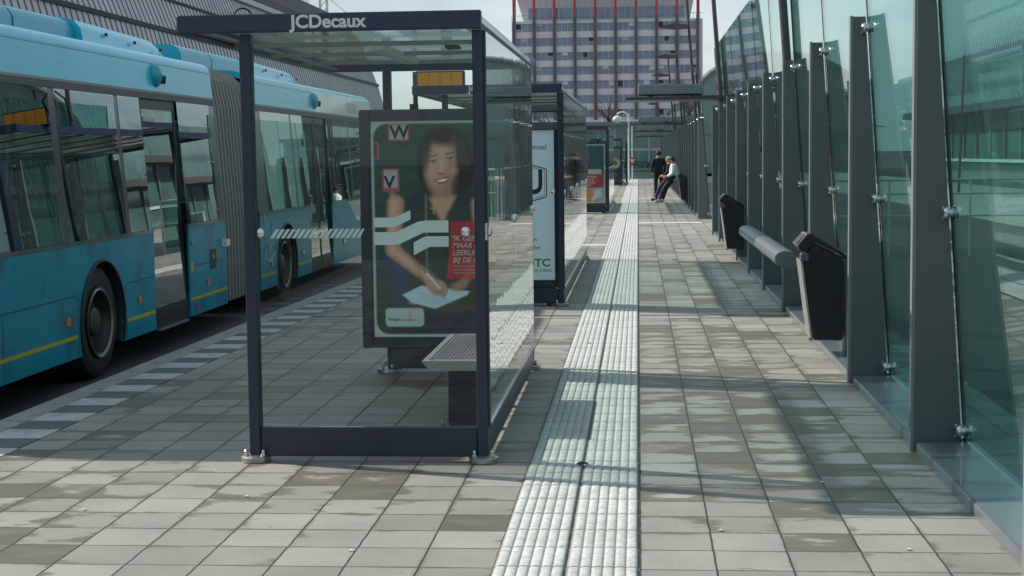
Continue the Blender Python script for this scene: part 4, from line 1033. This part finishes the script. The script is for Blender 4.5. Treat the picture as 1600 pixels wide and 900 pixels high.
t = thing('lattice_mast', (-41, 200, 0), 'thin lattice mast rising behind the dark hall roof', 'mast')
m = MB()
for dx in (0, .9):
    for dy in (0, .9): m.tube((-41.3 + dx, 200 + dy, 0), (-41.3 + dx, 200 + dy, 34), .07, n=5)
for k in range(22): m.tube((-41.3, 200, 12 + k), (-40.4, 200, 13 + k), .04, n=4)
P('lattice', m, 'canbox', t)
P('guy_wire', MB().tube((-41, 200, 24), (-58, 190, 30), .05, n=4).tube((-41, 200, 23), (-34, 203, 17), .04, n=4), 'canbox', t)

# ------------------------------------------------------------------ office tower at the end
t = thing('office_tower', (-7.6, 380, 0), 'tall grey office tower with brown and red vertical ribs at the end of the street', 'building')
FX0, FX1, FY = -29.4, 14.2, 370.0; ZT = 33.3
P('wall', MB().box(FX0 - .6, FX1 + 1.2, FY + .5, FY + 24, 0, ZT), 'spandrel', t)
sp = MB(); bays = 9; bw = (FX1 - FX0) / bays; fl = 3.42
for r_ in range(10):
    zt = ZT - .55 - r_ * fl
    sp.box(FX0, FX1, FY + .1, FY + .499, max(zt - fl, 0), zt - 2.02)
sp.box(FX0, FX1, FY + .1, FY + .499, ZT - .54, ZT)
P('spandrel_band', sp, 'spandrel', t)
wins = []
random.seed(4)
for r_ in range(9):
    for b_ in range(bays):
        zt = ZT - .55 - r_ * fl; x0 = FX0 + b_ * bw + .35; x1 = FX0 + (b_ + 1) * bw - .35
        w = P('window', MB().box(x0, x1, FY + .30, FY + .34, zt - 2.02, zt), 'towglass', t)
        m = MB(); s_ = (x1 - x0) / 3
        for k in range(4): m.box(x0 + k * s_ - .08, x0 + k * s_ + .08, FY + .12, FY + .299, zt - 1.9, zt - .10)
        m.box(x0 - .08, x1 + .08, FY + .12, FY + .299, zt - 2.0, zt - 1.901).box(x0 - .08, x1 + .08, FY + .12, FY + .299, zt - .099, zt - .001)
        P('window_frame', m, 'mull', w)
        if random.random() < .5:
            k = random.randrange(3); P('blind', MB().box(x0 + k * s_ + .1, x0 + (k + 1) * s_ - .1, FY + .27, FY + .295, zt - random.uniform(.5, 1.6), zt - .01), random.choice(['spandrel', 'roofdark', 'mull']), w)
for k in range(bays + 1):
    x = FX0 + k * bw
    p = P('pillar', MB().box(x - .33, x + .33, FY - .7, FY + .09, 0, 34.2), 'towpil', t)
    P('red_pillar', MB().box(x - .28, x + .28, FY - .65, FY + .05, 34.21, 78), 'pinkred', p)
for yy in (3, 6): P('red_pillar', MB().box(FX0 - .5, FX0 - .0, FY + yy, FY + yy + .5, ZT, 78).box(FX1, FX1 + .6, FY + yy, FY + yy + .5, ZT, 78), 'pinkred', t, split=.01)
U0, U1 = -26.3, 11.4
P('upper_wall', MB().box(U0, U1, FY + 3.0, FY + 22, ZT + .01, 77), 'twhite', t)
m = MB()
P('upper_window_band', MB().box(U0 + .2, U1 - .2, FY + 2.9, FY + 2.999, 34.0, 36.6), 'towglass', t)
for k in range(9):
    z0 = 38.9 + k * 4.0
    P('upper_window_band', MB().box(U0 + .2, U1 - .2, FY + 2.9, FY + 2.999, z0, z0 + 2.6), 'towglass', t)
m = MB(); x = U0 + 1.2
while x < U1: m.box(x, x + .14, FY + 2.8, FY + 2.899, 34, 77); x += 1.57
P('upper_mullion', m, 'mull', t, split=.01)
P('corner_slope', MB().add([(U0, FY + 3, 33.4), (U0 - 1.0, FY + 3, 33.4), (U0 - 2.6, FY + 3, 39), (U0, FY + 3, 39), (U0, FY + 4, 33.4), (U0 - 1.0, FY + 4, 33.4), (U0 - 2.6, FY + 4, 39), (U0, FY + 4, 39)], [(0, 1, 2, 3), (4, 5, 6, 7), (0, 1, 5, 4), (1, 2, 6, 5)])
  .add([(U1, FY + 3, 33.4), (U1 + 1.0, FY + 3, 33.4), (U1 + 2.2, FY + 3, 39), (U1, FY + 3, 39), (U1, FY + 4, 33.4), (U1 + 1.0, FY + 4, 33.4), (U1 + 2.2, FY + 4, 39), (U1, FY + 4, 39)], [(0, 1, 2, 3), (4, 5, 6, 7), (0, 1, 5, 4), (1, 2, 6, 5)]), 'twhite', t, split=.01)
m = MB().box(FX0 - .6, FX1 + 1.2, FY - .6, FY - .54, ZT + 1.2, ZT + 1.3)
x = FX0 - .6
while x < FX1 + 1.2: m.box(x, x + .06, FY - .6, FY - .54, ZT, ZT + 1.2); x += .8
P('terrace_railing', m, 'canbox', t)
t = thing('brick_wing', (-10, 300, 0), 'low brown brick building with dark windows at the foot of the tower', 'building')
P('wall', MB().box(-42, 24, 300, 312, 0, 7.6), 'brick', t)
for k in range(20): P('window', MB().box(-40 + k * 3.1, -38 + k * 3.1, 299.9, 299.999, 4.4, 6.6), 'towglass', t)
P('canopy_roof', MB().box(-42.5, 24.5, 298.5, 312.5, 7.6, 8.1), 'spandrel', t)
t = thing('glass_pavilion', (-8, 165, 0), 'low green glass pavilion behind the platform end', 'building')
P('wall', MB().box(-26, 3.2, 165, 175, 0, 4.6), 'greenglass', t); P('roof', MB().box(-26.5, 3.6, 164.4, 175.5, 4.6, 5.0), 'canbox', t)
P('door_band', MB().box(-25.8, 3.1, 164.95, 164.998, 1.9, 2.15), 'twhite', t); P('dark_plinth', MB().box(-25.8, 3.1, 164.9, 164.94, 0, .7), 'roofdark', t)
for k in range(17): P('mullion', MB().box(-25.9 + k * 1.8, -25.78 + k * 1.8, 164.9, 164.999, 0, 4.59), 'twhite', t)
# barrel-vaulted green glass station halls on the right
def vault(xc, yc, a, b, zs, L_, label):
    t = thing('vaulted_hall', (xc, yc, 0), label, 'building', 'green glass vaulted halls beyond the wall')
    N_ = 20; arc = [(xc + a * math.cos(math.pi - math.pi * k / N_), zs + b * math.sin(math.pi * k / N_)) for k in range(N_ + 1)]
    P('glazed_front', MB().prism([(xc - a, 0)] + arc + [(xc + a, 0)], 'y', yc + .1, yc + L_), 'greenglass', t)
    m = MB()
    for p, q_ in zip(arc[:-1], arc[1:]): m.tube((p[0], yc, p[1]), (q_[0], yc, q_[1]), .22, n=6)
    P('arch_rim', m, 'canbox', t, True)
    m = MB()
    for k in range(1, 6):
        x = xc - a + 2 * a * k / 6; h = zs + b * math.sqrt(max(0, 1 - ((x - xc) / a) ** 2)); m.box(x - .07, x + .07, yc - .05, yc + .099, 0, h)
    for z in (3, zs): m.box(xc - a, xc + a, yc - .04, yc + .09, z, z + .12)
    P('glazing_bars', m, 'canbox', t); return t
vault(10.6, 120, 6.2, 3.3, 5.8, 50, 'nearer green glass building with an arched roof, right of the tower')
vault(34, 95, 9, 6, 7, 40, 'broad arched green glass hall seen only through the wall glass')
# platform end
t = thing('end_parapet', (-1, 98, 0), 'green glass and steel parapet closing the far end of the platform', 'fence')
P('glass_panel', MB().box(-4.0, 1.6, 98.0, 98.02, .08, .95), 'ggreen', t)
m = MB()
for z in (.05, .35, .65, .98): m.box(-4.0, 1.6, 97.96, 97.998, z, z + .035)
for k in range(6): m.box(-4.0 + k * 1.1, -3.94 + k * 1.1, 97.94, 98.0, -.2, 1.0)
P('railing', m, 'canbox', t)
t = thing('street_lamp', (-.55, 92, 0), 'white curved lamp on a slim pole near the end of the platform', 'street lamp')
P('pole', MB().tube((-.55, 92, 0), (-.55, 92, 4.0), .06, .045, 10), 'lwhite', t, True)
ar = [(-.55 - .38 + .38 * math.cos(a), 92, 3.72 + .36 * math.sin(a)) for a in [math.pi * k / 10 for k in range(9)]]
P('arm', MB().path(ar, .055, 8), 'lwhite', t, True); P('lamp_shade', MB().ball((-1.22, 92, 3.66), (.26, .2, .22), 16, 10), 'lwhite', t, True)
t = thing('yield_sign', (-.36, 96, 0), 'small red and white triangular sign on a thin post by the parapet', 'sign')
P('post', MB().tube((-.36, 96, 0), (-.36, 96, 3.3), .035, n=8), 'lwhite', t, True)
pl = P('plate', MB().prism([(-.66, 1.35), (-.06, 1.35), (-.36, .85)], 'y', 95.93, 95.96), 'red', t); P('white_centre', MB().prism([(-.52, 1.27), (-.20, 1.27), (-.36, 1.0)], 'y', 95.925, 95.9295), 'white', pl)
t = thing('name_sign', (-5.6, 60, 0), 'long blue sign board with white marks seen through the nearest shelter', 'sign')
b_ = P('board', MB().box(-6.05, -5.15, 60, 60.06, 3.03, 3.34), 'blue', t); P('post', MB().tube((-6.2, 60, -.2), (-6.2, 60, 3.4), .05, n=8).tube((-5.0, 60, -.2), (-5.0, 60, 3.4), .05, n=8), 'canbox', t, True)
m = MB()
for k in range(4): m.box(-5.95 + k * .2, -5.85 + k * .2, 59.99, 59.999, 3.1 + .03 * (k % 2), 3.26)
P('marks', m, 'white', b_)
t = thing('information_post', (-.75, 80.6, 0), 'thin dark information post right of the farthest shelter', 'sign')
P('panel', MB().box(-.66, -.56, 82, 82.1, .1, 2.2, .01), 'navy', t); P('foot_plate', MB().box(-.7, -.52, 81.96, 82.14, 0, .1), 'caststeel', t)

# ------------------------------------------------------------------ beyond the glass wall
struct('far_platform', MB().box(9.0, 15.5, -20, 150, -.2, 0), 'kerb')
t = thing('handrail', (6, 27, -.2), 'white tubular handrail crossing behind the glass wall', 'fence')
P('rails', MB().tube((2.9, 27, 1.12), (14, 27, 1.12), .022, n=8).tube((2.9, 27, .88), (14, 27, .88), .016, n=8).tube((2.9, 27, .5), (14, 27, .5), .016, n=8), 'railw', t, True)
for k in range(9): P('upright', MB().tube((2.95 + k * 1.37, 27.03, -.2), (2.95 + k * 1.37, 27.03, 1.11), .02, n=8), 'railw', t, True)
t = thing('gap_gate', (2.4, 38, 0), 'green panelled gate seen through the gap between the two glass walls', 'gate')
P('panel', MB().box(1.95, 2.9, 37.95, 38.0, .1, 1.25), 'ggreen', t)
P('frame', MB().tube((1.93, 37.9, 0), (1.93, 37.9, 1.3), .025).tube((2.92, 37.9, -.2), (2.92, 37.9, 1.3), .025).tube((1.93, 37.9, 1.28), (2.92, 37.9, 1.28), .025).tube((1.93, 37.9, .7), (2.92, 37.9, .7), .015), 'railw', t, True)
P('red_plate', MB().box(2.25, 2.38, 37.93, 37.949, .95, 1.15), 'red', t)
t0 = thing('double_lamp', (12.2, 60, 0), 'double headed lamp nearest behind the wall', 'street lamp', 'double headed lamps on the next platform')
P('mast', MB().tube((12.2, 60, 0), (12.35, 60, 5.2), .06, .035, 10), 'mast', t0, True)
for s_ in (-1, 1): P('lamp_head', MB().add([(12.28 + s_ * .12, 59.92, 2.92), (12.28 + s_ * .12, 60.08, 2.92), (12.28 + s_ * .12, 60.08, 3.02), (12.28 + s_ * .12, 59.92, 3.02), (12.28 + s_ * .9, 59.95, 2.86), (12.28 + s_ * .9, 60.05, 2.86), (12.28 + s_ * .9, 60.05, 2.90), (12.28 + s_ * .9, 59.95, 2.90)],
   [(0, 1, 2, 3), (4, 5, 6, 7), (0, 1, 5, 4), (1, 2, 6, 5), (2, 3, 7, 6), (3, 0, 4, 7)]), 'lamphead', t0)
for (x, y, lb) in ((12.2, 44, 'double headed lamp farthest right behind the wall'), (12.2, 84, 'third double headed lamp behind the wall'), (12.2, 112, 'farthest double headed lamp behind the wall')):
    c = copy_tree(t0); c.location = (x, y, 0); c['label'] = lb
t = thing('waiting_building', (19, 60, -.2), 'low flat roofed glazed building on the next platform behind the wall', 'building')
P('wall', MB().box(17.0, 24, 34, 92, -.2, 3.4), 'greenglass', t); P('roof', MB().box(15.6, 25, 33, 93, 3.4, 3.75), 'roofdark', t)
P('white_band', MB().box(16.9, 16.99, 34, 92, 1.0, 1.15), 'railw', t)
for k in range(20): P('mullion', MB().box(16.9, 16.998, 34 + k * 3, 34.15 + k * 3, 1.151, 3.39), 'canbox', t)
t = thing('row_building', (60, 120, -.2), 'long pale office block far behind the glass wall', 'building')
P('wall', MB().box(70, 95, 60, 240, -.2, 9), 'spandrel', t)
for k in range(3): P('window_band', MB().box(69.9, 69.999, 62, 238, 1.2 + k * 2.3, 2.6 + k * 2.3), 'towglass', t)

# ------------------------------------------------------------------ trees
def tree(x, y, h, r, seed, label, leaf_=True, nleaf=2600, zb=-.2):
    rng = random.Random(seed); t = thing('tree', (x, y, zb), label, 'tree', 'leafy trees beyond the glass wall' if leaf_ else 'bare trees before the tower')
    m = MB(); tips = []
    def br(p, d, l, rr, dep):
        q_ = p + d * l; m.tube(p, q_, rr, rr * .62, 6 if dep else 9)
        if dep >= (2 if leaf_ else 4): tips.append(q_); return
        for _ in range(3 if dep < 3 else 2):
            nd = (d + Vector((rng.uniform(-1, 1), rng.uniform(-1, 1), rng.uniform(-.1, .7))) * .75).normalized(); br(q_ if _ else p + d * l * .8, nd, l * rng.uniform(.6, .8), rr * .58, dep + 1)
    br(Vector((x, y, zb)), Vector((0, 0, 1)), h * .36, h * .028, 0)
    P('trunk', m, 'bark', t)
    if leaf_:
        m = MB(); cl = [(Vector((x + rng.gauss(0, r * .42), y + rng.gauss(0, r * .42), h * .62 + rng.gauss(0, h * .16))), r * rng.uniform(.22, .42)) for _ in range(26)]
        for k in range(nleaf):
            c_, rr = cl[rng.randrange(26)]; d = Vector((rng.gauss(0, 1), rng.gauss(0, 1), rng.gauss(0, 1))).normalized() * rr * rng.random() ** .35; p = c_ + d
            a = Vector((rng.gauss(0, 1), rng.gauss(0, 1), rng.gauss(0, 1))).normalized(); b = a.orthogonal().normalized(); s_ = rng.uniform(.10, .22) * h / 9
            m.add([p - a * s_, p + b * s_ * .6, p + a * s_, p - b * s_ * .6], [(0, 1, 2, 3)])
        P('crown', m, 'leafa' if seed % 2 else 'leafb', t)
    return t
for k, (x, y, h, lb) in enumerate(((42, 50, 6, 'rightmost tree behind the low glazed building'), (44, 70, 6.5, 'tall leafy tree second from the right behind the wall'), (27, 104, 6.5, 'leafy tree left of the low glazed building'), (46, 90, 7, 'broad tree in the middle of the row behind the wall'))):
    tree(x, y, h, h * .36, 11 + k, lb)
for k, (x, y, h) in enumerate(((-3.0, 190, 8.5), (-9.5, 200, 10), (-16, 198, 9.5))):
    tree(x, y, h, 4, 30 + k, ('bare brown tree nearest the white lamp', 'bare brown tree under the lamp row', 'bare brown tree above the third shelter', 'bare brown tree hidden behind the second shelter')[k], False)

# ------------------------------------------------------------------ people
def skin_mesh(j, edges, sub=2):
    """joints {name:(x,y,z,r)} grown into one continuous surface"""
    names_ = list(j); me = bpy.data.meshes.new('skin_tmp')
    me.from_pydata([j[k][:3] for k in names_], [(names_.index(a), names_.index(b)) for a, b in edges], [])
    o = bpy.data.objects.new('skin_tmp', me); S.collection.objects.link(o)
    md = o.modifiers.new('s', 'SKIN'); md.use_smooth_shade = True
    for i, k in enumerate(names_):
        r_ = j[k][3]; r_ = r_ if isinstance(r_, tuple) else (r_, r_)
        me.skin_vertices[0].data[i].radius = r_; me.skin_vertices[0].data[i].use_root = (i == 0)
    o.modifiers.new('d', 'SUBSURF').levels = sub
    dg = bpy.context.evaluated_depsgraph_get(); mm = bpy.data.meshes.new_from_object(o.evaluated_get(dg))
    mb = MB().add([v.co.copy() for v in mm.vertices], [tuple(p.vertices) for p in mm.polygons])
    bpy.data.objects.remove(o); return mb
def person(loc, rz, label, pose, top, legs, shoes, hair, name_grp=None):
    t = thing('person', loc, label, 'person'); c_, s_ = math.cos(rz), math.sin(rz)
    def tr(p): return (loc[0] + p[0] * c_ - p[1] * s_, loc[1] + p[0] * s_ + p[1] * c_, loc[2] + p[2])
    def J(d): return {k: tr(v) + (v[3],) for k, v in d.items()}
    p = pose
    body = {'pelvis': p['pelvis'] + (.10,), 'chest': p['chest'] + (.11,), 'neckb': p['neckb'] + (.07,), 'neck': p['neck'] + (.055,), 'head': p['head'] + (.088,), 'crown': p['crown'] + (.075,)}
    E_ = [('pelvis', 'chest'), ('chest', 'neckb'), ('neckb', 'neck'), ('neck', 'head'), ('head', 'crown')]
    for q_ in 'lr':
        body.update({'sh' + q_: p['sh' + q_] + (.06,), 'el' + q_: p['el' + q_] + (.042,), 'wr' + q_: p['wr' + q_] + (.028,), 'ha' + q_: p['ha' + q_] + (.034,), 'hip' + q_: p['hip' + q_] + (.075,), 'kn' + q_: p['kn' + q_] + (.058,), 'an' + q_: p['an' + q_] + (.04,), 'to' + q_: tuple(Vector(p['an' + q_]).lerp(Vector(p['to' + q_]), .5)) + (.022,)})
        E_ += [('neckb', 'sh' + q_), ('sh' + q_, 'el' + q_), ('el' + q_, 'wr' + q_), ('wr' + q_, 'ha' + q_), ('pelvis', 'hip' + q_), ('hip' + q_, 'kn' + q_), ('kn' + q_, 'an' + q_), ('an' + q_, 'to' + q_)]
    mb = skin_mesh(J(body), E_)
    # five fingers on each hand, and a nose and ears on the head
    for q_ in 'lr':
        h = Vector(p['ha' + q_]); w = Vector(p['wr' + q_]); d = (h - w).normalized(); sd_ = d.orthogonal().normalized()
        for k in range(4):
            a = h + sd_ * (.018 * (k - 1.5)) + d * .01; b = a + d * (.05 + .008 * (1.5 - abs(k - 1.5))); e = b + (d * .7 + sd_.cross(d) * .7) * .028; mb.path([tr(a), tr(b), tr(e)], [.010, .009, .007], 6)
        a = h - sd_ * .03 - d * .02; mb.path([tr(a), tr(a - sd_ * .03 + d * .03), tr(a - sd_ * .03 + d * .055)], [.011, .010, .008], 6)
    hd = Vector(p['head']); fw = Vector(p['face']).normalized(); rt = fw.cross(Vector((0, 0, 1))).normalized()
    mb.ball(tr(hd + fw * .095 + Vector((0, 0, -.005))), (.014, .014, .022), 8, 6)
    for sg in (-1, 1): mb.ball(tr(hd + rt * .085 * sg), (.014, .018, .03), 8, 6)
    P('body', mb, 'skin', t, True)
    m = MB()
    for sg in (-1, 1): m.ball(tr(hd + fw * .083 + rt * .032 * sg + Vector((0, 0, .022))), (.010, .010, .008), 8, 6)
    m.ball(tr(hd + fw * .086 + Vector((0, 0, -.05))), (.02, .02, .006), 8, 6); P('eyes_and_mouth', m, 'hair', t, True)
    hm = MB().ball(tr(hd - fw * .018 + Vector((0, 0, .045))), (.104, .104, .092), 18, 12); P('hair', hm, hair, t, True)
    jk = {'a': tuple(Vector(p['pelvis']) + (Vector(p['pelvis']) - Vector(p['chest'])) * .38) + (.165,), 'mid': p['pelvis'] + (.165,), 'chest': p['chest'] + (.175,), 'up': tuple(Vector(p['chest']).lerp(Vector(p['neckb']), .7)) + (.13,), 'nb': tuple(Vector(p['neckb']).lerp(Vector(p['neck']), .2)) + (.085,)}
    je = [('a', 'mid'), ('mid', 'chest'), ('chest', 'up'), ('up', 'nb')]
    for q_ in 'lr':
        jk.update({'s' + q_: p['sh' + q_] + (.085,), 'e' + q_: p['el' + q_] + (.066,), 'w' + q_: tuple(Vector(p['wr' + q_])) + (.046,)}); je += [('up', 's' + q_), ('s' + q_, 'e' + q_), ('e' + q_, 'w' + q_)]
    P('jacket', skin_mesh(J(jk), je), top, t, True)
    tj = {'a': tuple(Vector(p['pelvis']) + Vector((0, 0, .05))) + (.145,)}; te = []
    for q_ in 'lr': tj.update({'h' + q_: p['hip' + q_] + (.105,), 'k' + q_: p['kn' + q_] + (.080,), 'n' + q_: p['an' + q_] + (.062,)}); te += [('a', 'h' + q_), ('h' + q_, 'k' + q_), ('k' + q_, 'n' + q_)]
    P('trousers', skin_mesh(J(tj), te), legs, t, True)
    for q_ in 'lr':
        an, to = Vector(p['an' + q_]), Vector(p['to' + q_]); dd = (to - an); dd.z = 0; hl = an - dd.normalized() * .05
        z = max(min(an.z, to.z) - .03, .045)
        P('shoe', skin_mesh(J({'m': ((an.x + to.x) / 2, (an.y + to.y) / 2, z + .008, .056), 'h': (hl.x, hl.y, z, .05), 't': (to.x + dd.x * .2, to.y + dd.y * .2, z - .005, .038)}), [('m', 'h'), ('m', 't')], 1), shoes, t, True)
    return t
stand = dict(pelvis=(0, 0, .93), chest=(0, 0, 1.22), neckb=(0, 0, 1.42), neck=(0, .01, 1.48), head=(0, .02, 1.59), crown=(0, .015, 1.64), face=(0, 1, 0),
  shl=(-.18, 0, 1.39), ell=(-.25, -.04, 1.12), wrl=(-.22, .07, .92), hal=(-.20, .10, .84), shr=(.18, 0, 1.39), elr=(.25, -.04, 1.12), wrr=(.22, .07, .92), har=(.20, .10, .84),
  hipl=(-.09, 0, .88), knl=(-.11, .02, .49), anl=(-.12, -.02, .09), tol=(-.14, .12, .05), hipr=(.09, 0, .88), knr=(.11, .04, .49), anr=(.13, .02, .09), tor=(.16, .16, .05))
person((.76, 57.4, 0), R(8), 'man in a black coat and dark trousers standing with his back turned', stand, 'blackcloth', 'blackcloth', 'shoe', 'hair')
lean = dict(pelvis=(0, 0, .80), chest=(.03, 0, 1.06), neckb=(-.02, 0, 1.24), neck=(-.03, 0, 1.29), head=(-.05, 0, 1.39), crown=(-.045, 0, 1.44), face=(-1, 0, -.1),
  shl=(0, -.18, 1.20), ell=(-.02, -.23, .95), wrl=(-.20, -.16, .86), hal=(-.27, -.13, .85), shr=(0, .18, 1.20), elr=(-.02, .23, .95), wrr=(-.20, .15, .86), har=(-.27, .12, .85),
  hipl=(-.04, -.10, .78), knl=(-.32, -.14, .46), anl=(-.47, -.15, .09), tol=(-.61, -.16, .055), hipr=(-.04, .09, .78), knr=(-.26, .10, .44), anr=(-.36, .10, .09), tor=(-.5, .10, .055))
person((1.16, 51.2, 0), 0, 'man in a white track jacket and dark trousers leaning on the rail', lean, 'whitecloth', 'navycloth', 'wshoe', 'hair')
person((1.08, 53.0, 0), R(-12), 'grey haired person in black leaning behind the man in white', lean, 'blackcloth', 'navycloth', 'shoe', 'hairg')
person((-4.15 + .9, 39.0, 0), R(30), 'person in black standing on the platform seen through the shelter glass', stand, 'blackcloth', 'navycloth', 'shoe', 'hair')
# fallen leaves on the paving
leafy = [(-.30, 7.96), (.35, 6.6), (-2.6, 6.9), (-1.9, 7.2), (-3.1, 6.5), (1.1, 6.3), (.9, 7.6), (-1.2, 6.2), (-.42, 13.1), (1.33, 12.2)]
for k, (x, y) in enumerate(leafy):
    s_ = .013 if k else .036; m = MB(); a = random.uniform(0, 3)
    pts = [(x + s_ * math.cos(a + i * 1.05) * (1 if i % 2 else .6), y + s_ * math.sin(a + i * 1.05) * (1 if i % 2 else .6)) for i in range(6)]
    o = P('fallen_leaf' if k in (0, 8) else 'paper_scrap', m.prism([(p[0] - x, p[1] - y) for p in pts], 'z', .018 if -.58 < x < 0 else .002, .024 if -.58 < x < 0 else .007), 'leafst' if k in (0, 8) else 'white', None, loc=(0, 0, 0)); o.location = (x, y, 0)
    tag(o, 'small dark dry leaf lying on the white ribbed strip' if k in (0, 8) else 'tiny white scrap lying on the grey paving', 'litter', 'dry leaves on the strip' if k in (0, 8) else 'white scraps on the paving')
